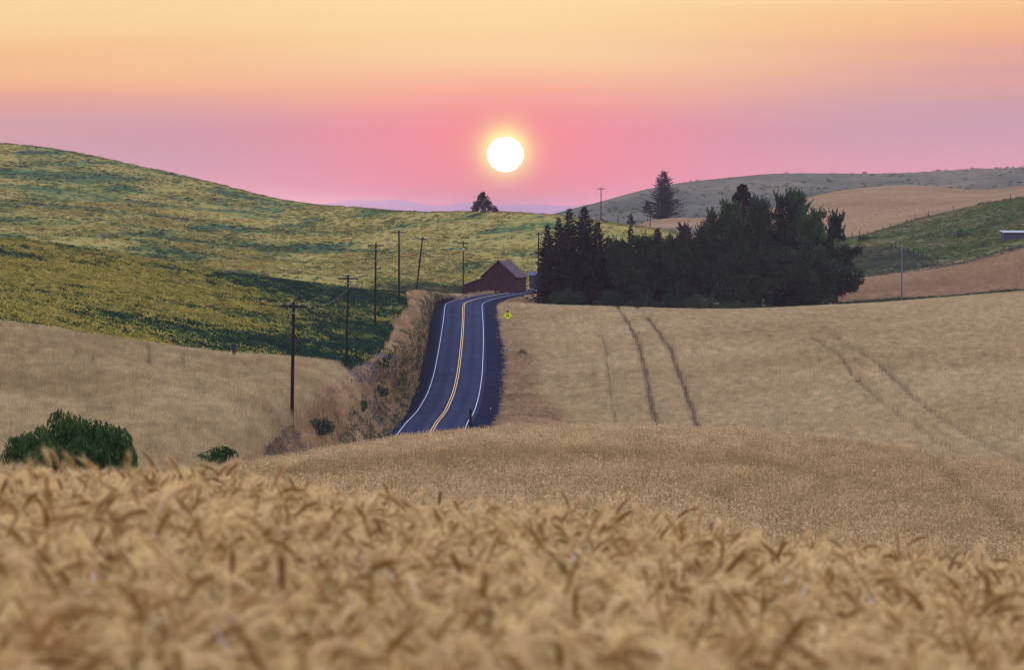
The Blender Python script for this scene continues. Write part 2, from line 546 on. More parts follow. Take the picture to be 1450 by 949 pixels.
# green pulse crop on the near left hill
F1 = [[(-150, 446, 322), (0, 462, 332), (100, 480, 352), (200, 495, 370), (310, 508, 395), (430, 518, 418), (500, 522, 432), (545, 516, 445)],
      [(-150, 436, 330), (0, 455, 340), (100, 471, 358), (200, 485, 378), (310, 499, 402), (430, 508, 424), (500, 508, 438), (547, 504, 452)],
      [(-150, 390, 450), (0, 410, 450), (100, 425, 455), (200, 440, 465), (310, 455, 480), (430, 470, 490), (500, 478, 500), (562, 478, 508)],
      [(-150, 350, 540), (0, 365, 540), (100, 380, 545), (200, 395, 550), (310, 412, 556), (430, 430, 566), (510, 440, 574), (586, 440, 582)],
      [(-150, 323, 600), (0, 338, 600), (107, 350, 600), (221, 370, 605), (316, 386, 610), (430, 401, 620), (520, 412, 628), (576, 416, 635)],
      [(-150, 324, 625), (0, 339, 625), (107, 352, 625), (221, 371, 630), (316, 387, 635), (430, 402, 645), (525, 413, 653), (584, 417, 660)],
      [(-150, 345, 700), (0, 360, 700), (107, 374, 700), (221, 388, 700), (316, 402, 700), (430, 416, 710), (530, 424, 720), (596, 424, 730)]]
sheet('F1', 'hill', F1, 110, 110, M['crop_soil'], 'low near hill under a green pulse crop ripening in yellow patches', 'hill', 0.15, 30, drop=0.3)

# the big hill behind
fx = [-160, 0, 100, 200, 300, 400, 480, 550, 620, 680, 770, 860, 960]
sky = [193, 205, 216, 235, 260, 284, 293, 298, 300, 302, 306, 317, 329]
fd = [1350, 1300, 1285, 1265, 1235, 1200, 1150, 1100, 1060, 1030, 1005, 1010, 1010]
by = [408, 412, 414, 416, 420, 424, 426, 424, 419, 415, 413, 412, 411]
bd = [640, 640, 645, 655, 675, 700, 730, 765, 800, 820, 840, 860, 870]
F2 = []
for k in (0.0, 0.2, 0.4, 0.6, 0.8, 0.93, 1.0):
    F2.append([(x, b + (s - b) * k ** 0.96, e + (q - e) * k) for x, s, q, b, e in zip(fx, sky, fd, by, bd)])
F2.append([(x, s + 1.5, q + 40) for x, s, q in zip(fx, sky, fd)])
F2.append([(x, s + 14, q + 200) for x, s, q in zip(fx, sky, fd)])
sheet('F2', 'hill', F2, 140, 120, M['hill_soil'], 'big rounded hill of olive and green pulse crop rising to the left skyline', 'hill', 0.5, 60)

# far right hill, carried under everything on the right
hx = [742, 800, 850, 900, 960, 1030, 1100, 1200, 1300, 1380, 1450, 1600]
hs = [314, 298, 286, 272, 258.5, 251, 246.5, 245.5, 243, 239, 237, 233]
H1 = [[(x, 438, 735) for x in hx], [(x, 427, 800) for x in hx], [(x, 396, 900) for x in hx], [(x, 347, 1000) for x in hx],
      [(x, 322 + 30 * (x > 1060), 1090) for x in hx], [(x, 318 + 25 * (x > 1060), 1400) for x in hx]]
for k in (0.3, 0.6, 0.85, 1.0):
    H1.append([(x, 317 + 12 * (x > 1060) * (1 - k) + (s - 317) * k, 1500 + 500 * k) for x, s in zip(hx, hs)])
H1.append([(x, s + 2, 2060) for x, s in zip(hx, hs)])
H1.append([(x, s + 16, 2400) for x, s in zip(hx, hs)])
sheet('H1', 'hill', H1, 110, 130, M['far_hill'], 'far grey-green grass hill along the right skyline', 'hill', 0.8, 120)

# tan hills behind the pasture
H2 = [[(1060, 350, 1040), (1200, 348, 1040), (1300, 330, 1060), (1400, 305, 1090), (1480, 292, 1100), (1600, 280, 1110)],
      [(1060, 318, 1150), (1200, 312, 1150), (1300, 300, 1150), (1400, 288, 1150), (1480, 276, 1160), (1600, 265, 1160)],
      [(1080, 300, 1250), (1190, 281, 1250), (1300, 274, 1250), (1390, 276, 1240), (1480, 264, 1240), (1600, 254, 1240)],
      [(1090, 296, 1330), (1185, 271, 1330), (1290, 262, 1330), (1392, 269.5, 1310), (1480, 259, 1300), (1600, 250, 1300)],
      [(1090, 300, 1400), (1185, 276, 1400), (1290, 267, 1400), (1392, 275, 1400), (1480, 264, 1400), (1600, 255, 1400)],
      [(1090, 320, 1480), (1185, 300, 1480), (1290, 295, 1480), (1392, 298, 1480), (1480, 285, 1480), (1600, 278, 1480)]]
sheet('H2', 'hill', H2, 90, 70, M['tan_ground'], 'tan stubble hill with a double crest on the right behind the fenced pasture', 'hill', 0.4, 60)

# pasture
H3 = [[(1120, 412, 812), (1200, 410, 815), (1260, 402, 822), (1340, 392, 832), (1400, 378, 845), (1460, 362, 855), (1600, 330, 870)],
      [(1120, 396, 850), (1200, 392, 850), (1260, 384, 852), (1340, 372, 858), (1400, 355, 868), (1460, 340, 876), (1600, 310, 890)],
      [(1120, 376, 900), (1200, 372, 900), (1260, 360, 905), (1340, 345, 915), (1400, 330, 925), (1460, 316, 930), (1600, 290, 940)],
      [(1120, 356, 960), (1200, 352, 965), (1260, 340, 970), (1340, 322, 980), (1400, 305, 990), (1460, 294, 995), (1600, 272, 1000)],
      [(1120, 345, 1010), (1200, 338, 1015), (1260, 323, 1025), (1340, 302, 1035), (1400, 288, 1045), (1460, 278, 1050), (1600, 260, 1060)],
      [(1120, 352, 1060), (1200, 345, 1070), (1260, 330, 1080), (1340, 308, 1095), (1400, 296, 1105), (1460, 285, 1110), (1600, 266, 1120)]]
sheet('H3', 'pasture', H3, 90, 80, M['pasture'], 'rough green pasture slope with dry patches below the tan hill', 'pasture', 0.5, 30)

# strip of ripe grain between pasture and the broad field
H4 = [[(1120, 442, 745), (1200, 440, 745), (1280, 434, 745), (1360, 428, 745), (1450, 421, 745), (1600, 410, 745)],
      [(1120, 430, 760), (1200, 427.5, 760), (1280, 423, 760), (1360, 418, 760), (1450, 410, 760), (1600, 398, 760)],
      [(1120, 414, 790), (1200, 411, 790), (1280, 403, 790), (1360, 394, 800), (1450, 378, 800), (1600, 352, 800)],
      [(1120, 402, 815), (1200, 399, 820), (1270, 391, 825), (1360, 378, 838), (1450, 356, 850), (1600, 322, 865)],
      [(1120, 404, 830), (1200, 401, 835), (1270, 393, 840), (1360, 380, 853), (1450, 358, 865), (1600, 324, 880)]]
sheet('H4', 'wheat_field', H4, 80, 50, M['tan_ground'], 'narrow sloping strip of reddish tan grain below the green pasture', 'field', 0.2, 25)

# small bare knoll beside the big fir
H5 = [[(880, 330, 1100), (925, 329, 1100), (960, 329, 1100), (1000, 329, 1100), (1060, 330, 1100)],
      [(885, 324, 1180), (925, 318, 1180), (960, 316, 1180), (1000, 316, 1180), (1060, 320, 1180)],
      [(898, 320, 1280), (925, 312, 1280), (960, 308.5, 1280), (1000, 308.5, 1280), (1060, 314, 1280)],
      [(900, 326, 1370), (930, 322, 1370), (960, 320, 1370), (1000, 320, 1370), (1060, 324, 1370)]]
sheet('H5', 'knoll', H5, 40, 30, M['tan_ground'], 'small tan bare knoll beside the tall haze-blued fir beyond the trees', 'hill', 0.2, 20)

# distant mountains
mxs = np.arange(250, 1250, 16.0)
pts = [(250, 298), (420, 292), (480, 286), (500, 283), (533, 284.5), (555, 283), (572, 283), (594, 288), (612, 292), (630, 291.5), (654, 287), (680, 289), (707, 290.5), (748, 289.5), (798, 291), (900, 294), (1250, 300)]
top = np.interp(mxs, [p[0] for p in pts], [p[1] for p in pts]) + rng.normal(0, .25, len(mxs))
H6 = [[(x, 309, 9500) for x in mxs], [(x, (305 + yy) / 2, 11200) for x, yy in zip(mxs, top)], [(x, yy, 13000) for x, yy in zip(mxs, top)], [(x, 304, 14000) for x in mxs]]
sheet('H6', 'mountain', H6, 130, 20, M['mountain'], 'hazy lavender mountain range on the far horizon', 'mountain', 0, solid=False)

# ------------------------------------------------------------------ road
yl = np.array([(590, 690, 290), (585, 660, 340), (601, 632, 385), (613, 612, 415), (618.5, 602, 432), (631, 586, 462), (641, 563, 505), (648, 535, 545), (652.5, 500, 592), (655, 470, 640), (656, 450, 682), (656, 439, 706),
               (657, 432.5, 728), (668, 427.5, 750), (690, 422, 776), (722, 416.5, 806), (760, 410.5, 838), (800, 405, 870), (850, 399, 905)], float)
RC = at(yl[:, 0], yl[:, 1], yl[:, 2])
RC = pchip(RC, 320)
# even spacing, light smoothing
seg = np.r_[0, np.cumsum(np.linalg.norm(np.diff(RC, axis=0), axis=1))]
s_new = np.arange(0, seg[-1], 1.6)
RC = np.stack([np.interp(s_new, seg, RC[:, k]) for k in range(3)], 1)
for _ in range(30):
    RC[1:-1] = RC[1:-1] * .5 + (RC[:-2] + RC[2:]) * .25
tan = np.gradient(RC, axis=0); tan[:, 2] = 0
tan /= np.linalg.norm(tan, axis=1)[:, None]
SIDE = np.stack([tan[:, 1], -tan[:, 0], np.zeros(len(tan))], 1)       # to the right of travel


def ribbon(name, offs, dz, mat, label, cat, i0=0, i1=None, jag=None, solid=False):
    i1 = i1 or len(RC)
    C, S = RC[i0:i1], SIDE[i0:i1]
    n = len(C)
    P = np.stack([C + S * np.broadcast_to(np.asarray(o, float), (n,))[:, None] + np.array([0, 0, 1.0]) * np.broadcast_to(np.asarray(z, float), (n,))[:, None] for o, z in zip(offs, dz)], 1)
    k = len(offs)
    i = np.arange(n * k).reshape(n, k)
    f = np.stack([i[:-1, :-1], i[:-1, 1:], i[1:, 1:], i[1:, :-1]], -1).reshape(-1, 4)
    me = bpy.data.meshes.new(name)
    me.from_pydata(P.reshape(-1, 3).tolist(), [], f.tolist())
    me.polygons.foreach_set('use_smooth', np.ones(len(f), bool))
    me.materials.append(mat)
    if name == 'road':                             # tyre-worn lanes
        a = me.attributes.new('wear', 'FLOAT', 'POINT')
        ww = np.array([1.0 if abs(abs(abs(q) - 1.75) - .9) < .05 else 0.0 for q in offs])
        a.data.foreach_set('value', np.tile(ww, n).astype(np.float32))
    o = bpy.data.objects.new(name, me)
    COL.objects.link(o)
    tag(o, label, cat, kind='structure')
    if solid:
        base = sum(len(v) for v in ALL_V)
        ALL_V.append(P.reshape(-1, 3)); ALL_F.append(f + base)
    return o


nR = len(RC)
jl = np.convolve(rng.normal(0, 1, nR), np.ones(5) / 5, 'same') * .35
jr = np.convolve(rng.normal(0, 1, nR), np.ones(5) / 5, 'same') * .4
ROAD_LIFT = 0.25
ribbon('road_shoulder', [-7.4 + jl, -6.2 + jl, -3.9, 3.9, 6.9 + jr, 8.0 + jr], [-.8, ROAD_LIFT - .22, ROAD_LIFT - .05, ROAD_LIFT - .05, ROAD_LIFT - .2, -.8], M['gravel'], 'dark gravel shoulders edging the asphalt road', 'road shoulder', solid=True)
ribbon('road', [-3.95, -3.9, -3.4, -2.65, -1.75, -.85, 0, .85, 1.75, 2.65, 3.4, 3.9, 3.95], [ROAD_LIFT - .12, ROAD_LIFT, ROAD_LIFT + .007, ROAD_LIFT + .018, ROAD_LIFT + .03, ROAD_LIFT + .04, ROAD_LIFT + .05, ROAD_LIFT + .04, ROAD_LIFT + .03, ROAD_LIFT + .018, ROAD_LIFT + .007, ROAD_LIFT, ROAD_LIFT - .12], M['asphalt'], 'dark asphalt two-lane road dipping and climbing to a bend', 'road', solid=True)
for a, b, lab in ((-3.46, -3.35, 'white line along the left edge of the road'), (3.35, 3.46, 'white line along the right edge of the road')):
    ribbon('edge_line', [a, b], [ROAD_LIFT + .018] * 2, M['white_paint'], lab, 'road marking')
for a, b, lab in ((-.2, -.07, 'left stripe of the double yellow centre line'), (.07, .2, 'right stripe of the double yellow centre line')):
    ribbon('centre_line', [a, b], [ROAD_LIFT + .06] * 2, M['yellow_paint'], lab, 'road marking')

# bank between the left fields and the road
D = [[(330, 668, 215), (372, 672, 250), (430, 678, 290), (500, 690, 330)],
     [(328, 644, 262), (385, 650, 290), (440, 660, 320), (520, 652, 382)],
     [(405, 585, 318), (430, 612, 330), (480, 632, 350), (545, 626, 402)],
     [(458, 557, 362), (490, 576, 378), (520, 598, 398), (564, 603, 434)],
     [(492, 536, 405), (522, 545, 430), (548, 562, 458), (582, 566, 495)],
     [(520, 519, 432), (552, 520, 462), (575, 532, 500), (593, 527, 552)],
     [(546, 500, 452), (574, 490, 500), (590, 496, 545), (600, 491, 600)],
     [(558, 478, 502), (582, 466, 540), (598, 462, 590), (605, 460, 660)],
     [(562, 456, 535), (590, 446, 580), (604, 440, 640), (610, 440, 704)],
     [(582, 438, 578), (598, 430, 620), (610, 428, 680), (614, 431, 735)],
     [(577, 418, 634), (596, 418, 670), (612, 421, 710), (628, 427, 752)],
     [(586, 420, 680), (610, 420, 720), (640, 421, 760), (668, 424, 775)]]
sheet('D', 'roadside_bank', D, 60, 120, M['bank'], 'uneven bank of dry grass and sage dropping to the left side of the road', 'bank', 0.22, 7)

# verge to the right of the road
VR = []
for i in range(0, nR, 10):
    p = RC[i]
    VR.append([p + SIDE[i] * o + np.array([0, 0, z]) for o, z in ((6.2, -.35), (7.4, .0), (9.0, .1), (12.5, -.25), (16, -.9))])
VR = np.array(VR)
px = to_px(VR)
ctrl = np.stack([px[0], px[1], VR[..., 1]], -1)
sheet('V', 'verge', ctrl, 14, 160, M['bank'], 'strip of dry grass along the right side of the road', 'verge', 0.1, 5)

BV = np.concatenate(ALL_V); BF = np.concatenate(ALL_F)
BVH = BVHTree.FromPolygons(BV.tolist(), BF.tolist())


def gz(X, Y):
    h = BVH.ray_cast(Vector((X, Y, 400)), Vector((0, 0, -1)))
    return h[0].z if h[0] is not None else -42.0


def hit(x, y, h=0.0):
    """where the ray through (x, y) meets the ground raised by h"""
    r = BVH.ray_cast(Vector((0, 0, -h)), Vector(ray(x, y)).normalized())
    return np.array(r[0]) if r[0] is not None else at(x, y, 500.0)


def stand(x, d):
    """ground point d metres ahead, in the column x of the photograph"""
    p = at(x, 400, d)
    X = (x - CX) / FPX * d
    return np.array([X, d, gz(X, d)])


# ------------------------------------------------------------------ scattered crops
def sample(P, dens, u=None):
    """random points on a sheet; dens: plants per square metre as a function of (X, Y, px, py)"""
    a, b, c, d = P[:-1, :-1], P[:-1, 1:], P[1:, 1:], P[1:, :-1]
    area = 0.5 * (np.linalg.norm(np.cross(b - a, d - a), axis=-1) + np.linalg.norm(np.cross(b - c, d - c), axis=-1))
    m = (a + b + c + d) / 4
    px, py = to_px(m)
    n = rng.poisson(np.maximum(area * dens(m[..., 0], m[..., 1], px, py), 0)).ravel()
    i = np.repeat(np.arange(n.size), n)
    s, t = rng.random(len(i))[:, None], rng.random(len(i))[:, None]
    A_, B_, C_, D_ = (q.reshape(-1, 3)[i] for q in (a, b, c, d))
    return (A_ * (1 - s) + B_ * s) * (1 - t) + (D_ * (1 - s) + C_ * s) * t


def away(P, line, width):
    """mask of the points farther than width from a ground polyline"""
    k = np.ones(len(P), bool)
    for p, q in zip(line[:-1], line[1:]):
        e = (q - p)[:2]
        t = np.clip(((P[:, :2] - p[:2]) @ e) / (e @ e + 1e-9), 0, 1)
        k &= np.linalg.norm(P[:, :2] - (p[:2] + t[:, None] * e), axis=1) > width
    return k


def inpoly(px, py, poly):
    r = np.zeros(px.shape, bool)
    n = len(poly)
    for i in range(n):
        (x0, y0), (x1, y1) = poly[i], poly[(i + 1) % n]
        if y0 != y1:
            r ^= ((py < y0) != (py < y1)) & (px < (x1 - x0) * (py - y0) / (y1 - y0) + x0)
    return r


def scatter(name, pts, scl, variants, mats, label, cat, tilt=0.15, yaw=None, sink=0.02):
    """ONE object of countless plants: its mesh holds the plant forms and the points, its node tree puts the one on the other"""
    n = len(pts)
    vs, fs, ms, tagv = [], [], [], []
    base = 0
    for k, (v, f, m) in enumerate(variants):
        vs.append(v); tagv.append(np.full(len(v), k)); ms += m
        fs += [[i + base for i in q] for q in f]; base += len(v)
    pts = np.array(pts); pts[:, 2] -= sink
    vs.append(pts); tagv.append(np.full(n, -1))
    V = np.concatenate(vs); T = np.concatenate(tagv)
    me = bpy.data.meshes.new(name)
    me.from_pydata(V.tolist(), [], fs)
    me.polygons.foreach_set('material_index', np.array(ms, np.int32))
    for x in mats: me.materials.append(x)
    N = len(V)
    def attr(nm, typ, arr, key):
        a = me.attributes.new(nm, typ, 'POINT'); a.data.foreach_set(key, np.ascontiguousarray(arr).ravel())
    attr('form', 'INT', T.astype(np.int32), 'value')
    pick = np.zeros(N, np.int32); pick[N - n:] = rng.integers(0, len(variants), n)
    attr('pick', 'INT', pick, 'value')
    rot = np.zeros((N, 3), np.float32)
    rot[N - n:, 0] = rng.normal(0, tilt, n); rot[N - n:, 1] = rng.normal(0, tilt, n)
    rot[N - n:, 2] = rng.uniform(0, 2 * math.pi, n) if yaw is None else yaw
    attr('turn', 'FLOAT_VECTOR', rot, 'vector')
    sc = np.ones(N, np.float32); sc[N - n:] = scl
    attr('size', 'FLOAT', sc, 'value')
    o = bpy.data.objects.new(name, me)
    COL.objects.link(o)
    tag(o, label, cat, kind='stuff')
    g = bpy.data.node_groups.new(name, 'GeometryNodeTree')
    g.interface.new_socket('Geometry', in_out='INPUT', socket_type='NodeSocketGeometry')
    g.interface.new_socket('Geometry', in_out='OUTPUT', socket_type='NodeSocketGeometry')
    gi, go = g.nodes.new('NodeGroupInput'), g.nodes.new('NodeGroupOutput')

    def named(nm, typ):
        a = g.nodes.new('GeometryNodeInputNamedAttribute'); a.data_type = typ
        a.inputs['Name'].default_value = nm
        return a.outputs['Attribute']

    def part(k):
        c = g.nodes.new('FunctionNodeCompare'); c.data_type = 'INT'; c.operation = 'EQUAL'
        ia = [s for s in c.inputs if s.type == 'INT']
        g.links.new(named('form', 'INT'), ia[0]); ia[1].default_value = k
        s = g.nodes.new('GeometryNodeSeparateGeometry'); s.domain = 'POINT'
        g.links.new(gi.outputs[0], s.inputs['Geometry']); g.links.new(c.outputs['Result'], s.inputs['Selection'])
        return s.outputs['Selection']
    j = g.nodes.new('GeometryNodeJoinGeometry')
    for k in range(len(variants)):
        ti = g.nodes.new('GeometryNodeGeometryToInstance')
        g.links.new(part(k), ti.inputs[0]); g.links.new(ti.outputs[0], j.inputs[0])
    ip = g.nodes.new('GeometryNodeInstanceOnPoints')
    g.links.new(part(-1), ip.inputs['Points']); g.links.new(j.outputs[0], ip.inputs['Instance'])
    ip.inputs['Pick Instance'].default_value = True
    g.links.new(named('pick', 'INT'), ip.inputs['Instance Index'])
    er = g.nodes.new('FunctionNodeEulerToRotation')
    g.links.new(named('turn', 'FLOAT_VECTOR'), er.inputs[0]); g.links.new(er.outputs[0], ip.inputs['Rotation'])
    g.links.new(named('size', 'FLOAT'), ip.inputs['Scale'])
    g.links.new(ip.outputs[0], go.inputs[0])
    md = o.modifiers.new('plants', 'NODES'); md.node_group = g
    return o


# --- plant forms
def bend_path(h, lean, nod, n_ear, ear, az):
    """a straw that rises h metres and nods over at its tip"""
    m = 12
    p = [np.zeros(3)]; ang = lean * .3
    L = h + ear
    ds = L / m
    for i in range(m):
        s = (i + .5) / m
        ang = lean * s + nod * max(0, (s - .66) / .34) ** 1.1
        p.append(p[-1] + ds * np.array([math.sin(ang) * math.cos(az), math.sin(ang) * math.sin(az), math.cos(ang)]))
    return np.array(p)


def wheat_stalk(r):
    b = MB()
    h = r.uniform(.55, .72); ear = r.uniform(.11, .15)
    az = r.uniform(0, 6.28)
    P = bend_path(h, r.uniform(0, .25), r.choice([r.uniform(.5, 1.2), r.uniform(.25, .9), r.uniform(1.5, 2.2), r.uniform(2.0, 2.7), r.uniform(2.2, 3.0), r.uniform(1.6, 2.4)]), 0, ear, az)
    d = np.r_[0, np.cumsum(np.linalg.norm(np.diff(P, axis=0), axis=1))]
    def pt(s): return np.stack([np.interp(s, d, P[:, k]) for k in range(3)], -1)
    tot = d[-1]
    e0 = tot - ear
    b.tube(pt(np.linspace(0, e0, 9)), np.linspace(.0022, .0013, 9), 3, 0, False)
    ss = np.linspace(e0, tot, 11)
    rad = np.array([.002, .0052, .0046, .0066, .0054, .0068, .0054, .0064, .005, .0042, .001]) * r.uniform(1.2, 1.55)
    b.tube(pt(ss), rad, 5, 1, True)
    c = pt(ss)
    tg = np.gradient(c, axis=0); tg /= np.linalg.norm(tg, axis=1)[:, None]
    q = []
    for i in range(1, 11):                        # awns
        for _ in range(5):
            v = r.normal(0, 1, 3); v -= tg[i] * (v @ tg[i]); v /= np.linalg.norm(v) + 1e-9
            dr = tg[i] + v * r.uniform(.2, .5); dr /= np.linalg.norm(dr)
            w = np.cross(dr, r.normal(0, 1, 3)); w *= .00085 / (np.linalg.norm(w) + 1e-9)
            L = r.uniform(.055, .1); sag = np.array([0, 0, -.012])
            o = c[i] + v * .004
            q.append([o - w, o + w, o + dr * L + sag])
    b.quads(q, 2)
    for k in range(r.integers(1, 3)):             # dried leaves
        s0 = r.uniform(.35, .85) * e0
        o = pt(s0); a2 = r.uniform(0, 6.28); L = r.uniform(.12, .26); w0 = r.uniform(.004, .009)
        up = r.uniform(.2, 1.2)
        pp = [o + L * t_ * np.array([math.cos(a2) * .8, math.sin(a2) * .8, up - 1.5 * t_ * up]) for t_ in np.linspace(0, 1, 6)]
        wd = np.array([-math.sin(a2), math.cos(a2), r.uniform(-.4, .4)])
        ww = w0 * np.array([.6, 1, 1, .8, .5, .1])
        pp = np.array(pp)
        for i in range(5):
            b.quads([[pp[i] - wd * ww[i], pp[i] + wd * ww[i], pp[i + 1] + wd * ww[i + 1], pp[i + 1] - wd * ww[i + 1]]], 3)
    if r.random() < .12:                          # a bleached flag leaf or torn sheath
        o = pt(e0 * r.uniform(.86, .97)); a2 = r.uniform(0, 6.28); L = r.uniform(.1, .17)
        hx_, hy_ = math.cos(a2), math.sin(a2)
        up = r.choice([-1, 1]) * r.uniform(.6, 1.2)
        pp = np.array([o + L * t_ * np.array([hx_ * .4, hy_ * .4, up - .5 * up * t_]) for t_ in np.linspace(0, 1, 6)])
        wd = np.array([-hy_, hx_, r.uniform(-.3, .3)]) * r.uniform(.004, .0075)
        ww = [.5, 1, 1, .9, .6, .15]
        for i in range(5):
            b.quads([[pp[i] - wd * ww[i], pp[i] + wd * ww[i], pp[i + 1] + wd * ww[i + 1], pp[i + 1] - wd * ww[i + 1]]], 4)
    return b.data()


def ear_clump(r, n, rad, h=WH, w=.010, ear=.1):
    """a handful of straws with ears, for the middle distance"""
    b = MB()
    q0, q1 = [], []
    for _ in range(n):
        x, y = r.normal(0, rad * .5, 2)
        hh = h * r.uniform(.82, 1.06)
        a = r.uniform(0, 6.28)
        l = np.array([math.cos(a), math.sin(a), 0]) * r.uniform(.02, .12)
        p0, p1 = np.array([x, y, 0]), np.array([x, y, hh]) + l
        s = np.array([math.cos(a + 1.57), math.sin(a + 1.57), 0])
        q0.append([p0 - s * w * .5, p0 + s * w * .5, p1 + s * w * .25, p1 - s * w * .25])
        e = p1 + np.array([l[0] * .8 + r.normal(0, .03), l[1] * .8 + r.normal(0, .03), r.uniform(-.05, .06)])
        sx = np.array([r.normal(), r.normal(), r.normal() * .5]); sx /= np.linalg.norm(sx)
        mid = (p1 + e) / 2 + np.array([0, 0, .02])
        q1.append([p1, mid + sx * w, e, mid - sx * w])
    return b.quads(q0, 0).quads(q1, 1).data()


def blade_clump(r, n, rad, h, w, spread=.5, flop=.3):
    """grass or crop blades bent outwards"""
    b = MB()
    q, q2 = [], []
    for _ in range(n):
        x, y = r.normal(0, rad * .5, 2)
        hh = h * r.uniform(.5, 1.1)
        a = r.uniform(0, 6.28)
        o = np.array([math.cos(a), math.sin(a), 0]) * hh * spread * r.uniform(.2, 1)
        p0 = np.array([x, y, 0]); p1 = p0 + o * .4 + np.array([0, 0, hh * .65]); p2 = p0 + o + np.array([0, 0, hh * (1 - flop * r.random())])
        s = np.array([math.cos(a + 1.57 + r.normal(0, .5)), math.sin(a + 1.57), 0]) * w * r.uniform(.6, 1.2)
        q.append([p0 - s * .6, p0 + s * .6, p1 + s, p1 - s]); q2.append([p1 - s, p1 + s, p2 + s * .15, p2 - s * .15])
    return b.quads(q, 0).quads(q2, 0).data()


def leaf_clump(r, n, rad, h, size):
    """a leafy low plant"""
    b = MB()
    q = []
    for _ in range(n):
        a = r.uniform(0, 6.28); rr = rad * math.sqrt(r.random())
        c = np.array([math.cos(a) * rr, math.sin(a) * rr, h * r.uniform(.1, 1) * (1 - .5 * (rr / rad) ** 2)])
        u = r.normal(0, 1, 3); u /= np.linalg.norm(u)
        v = np.cross(u, r.normal(0, 1, 3)); v /= np.linalg.norm(v)
        s = size * r.uniform(.6, 1.3)
        q.append([c - u * s, c + v * s * .5, c + u * s, c - v * s * .5])
    return b.quads(q, 0).data()


rr = np.random.default_rng(11)
inview = lambda px, m=70: (px > -m) & (px < 1450 + m)

# nearest wheat, out of focus
tn = NT('near_straw'); M['near_straw'] = tn.leafy(tn.vary(c4(.57, .425, .175), .36), .3)
tn = NT('near_ear'); M['near_ear'] = tn.leafy(tn.ramp(tn.rand(), [(0, c4(.21, .085, .024)), (.5, c4(.36, .175, .055)), (.75, c4(.54, .34, .15)), (1, c4(.68, .5, .29))]), .25)
tn = NT('near_awn'); M['near_awn'] = tn.leafy(tn.vary(c4(.8, .605, .275), .32), .35)
tn = NT('near_leaf'); M['near_leaf'] = tn.leafy(tn.ramp(tn.rand(), [(0, c4(.42, .3, .16)), (.55, c4(.58, .45, .27)), (.66, c4(.72, .64, .5)), (1, c4(.84, .82, .78))]), .35)
near_forms = [wheat_stalk(rr) for _ in range(28)]
tn = NT('bleached_leaf'); M['bleached_leaf'] = tn.leafy(tn.vary(c4(.68, .62, .54), .22), .3)
mats_near = [M['near_straw'], M['near_ear'], M['near_awn'], M['near_leaf'], M['bleached_leaf']]
dn = lambda X, Y, px, py: np.where(inview(px, 160) & (Y > 3.2) & (Y < 48), np.interp(Y, [3, 12, 20, 32, 48], [270, 265, 250, 170, 55]), 0)
p = sample(SHEETS['A'], dn)
scatter('wheat', p, np.clip(rng.normal(.93, .1, len(p)), .62, 1.22), near_forms, mats_near, 'ripe bearded wheat with nodding ears closest to the viewer, out of focus', 'wheat', 0.09)

# wheat on the knoll beyond, in focus
trail = [hit(x, y, .3) for x, y in ((1278, 640), (1296, 656), (1329, 686), (1367, 720), (1413, 755), (1470, 800))]
forms = [ear_clump(rr, 20, .34) for _ in range(10)]
dm = lambda X, Y, px, py: np.where(inview(px) & (Y > 40) & (Y < 215), np.interp(Y, [40, 60, 130, 215], [5.5, 10, 10, 5]), 0)
p = sample(SHEETS['A'], dm)
p = p[away(p, trail, .38)]
scatter('wheat', p, rng.normal(1.0, .09, len(p)), forms, [M['mid_wheat'], M['mid_ear']], 'dense ripe wheat covering the knoll in front of the road', 'wheat', 0.07)

# wheat of the right field, with its wheel tracks
tracks = [(((880, 443), (893, 465), (906, 490), (915, 530), (922, 570), (931, 612)), .34),
          (((912, 445), (932, 470), (950, 495), (966, 540), (978, 575), (992, 614)), .34),
          (((1145, 475), (1190, 505), (1210, 535), (1260, 580), (1310, 615), (1365, 652)), .26),
          (((1180, 475), (1240, 512), (1290, 560), (1350, 605), (1410, 640), (1470, 668)), .3),
          (((852, 470), (858, 500), (862, 540), (872, 600)), .08),
          (((720, 612), (727, 590), (735, 560), (738, 530)), .5)]
forms = [ear_clump(rr, 22, .6, WH, .016, .14) for _ in range(10)]
db = lambda X, Y, px, py: np.where(inview(px), np.interp(Y, [380, 500, 720], [4.6, 3.8, 2.8]), 0)
p = sample(SHEETS['B'], db)
for ln, w in tracks:
    q = [hit(x, y, .45) for x, y in ln]
    if w > .3: q = [q[0] + (q[0] - q[1]) * .8] + q        # on over the crest of the field
    p = p[away(p, q, w + .35)]
k = rng.integers(0, len(p), 70)                    # short lodged dashes
for q, hw, hd in zip(p[k], rng.uniform(.6, 2.6, 70), rng.uniform(.5, 1.4, 70)):
    p = p[(np.abs(p[:, 0] - q[0]) / hw) ** 2 + (np.abs(p[:, 1] - q[1]) / hd) ** 2 > 1]
lod = wob(p[:, 0], p[:, 1] * .25, 9, 5) + .5 * wob(p[:, 0], p[:, 1] * .3, 3, 8)
p_s = np.where(lod > 1.05, .62, 1.0) * rng.normal(1, .07, len(p))
scatter('wheat', p, p_s, forms, [M['far_wheat'], M['far_wheat']], 'pale ripe wheat standing in the broad field right of the road', 'wheat', 0.07)

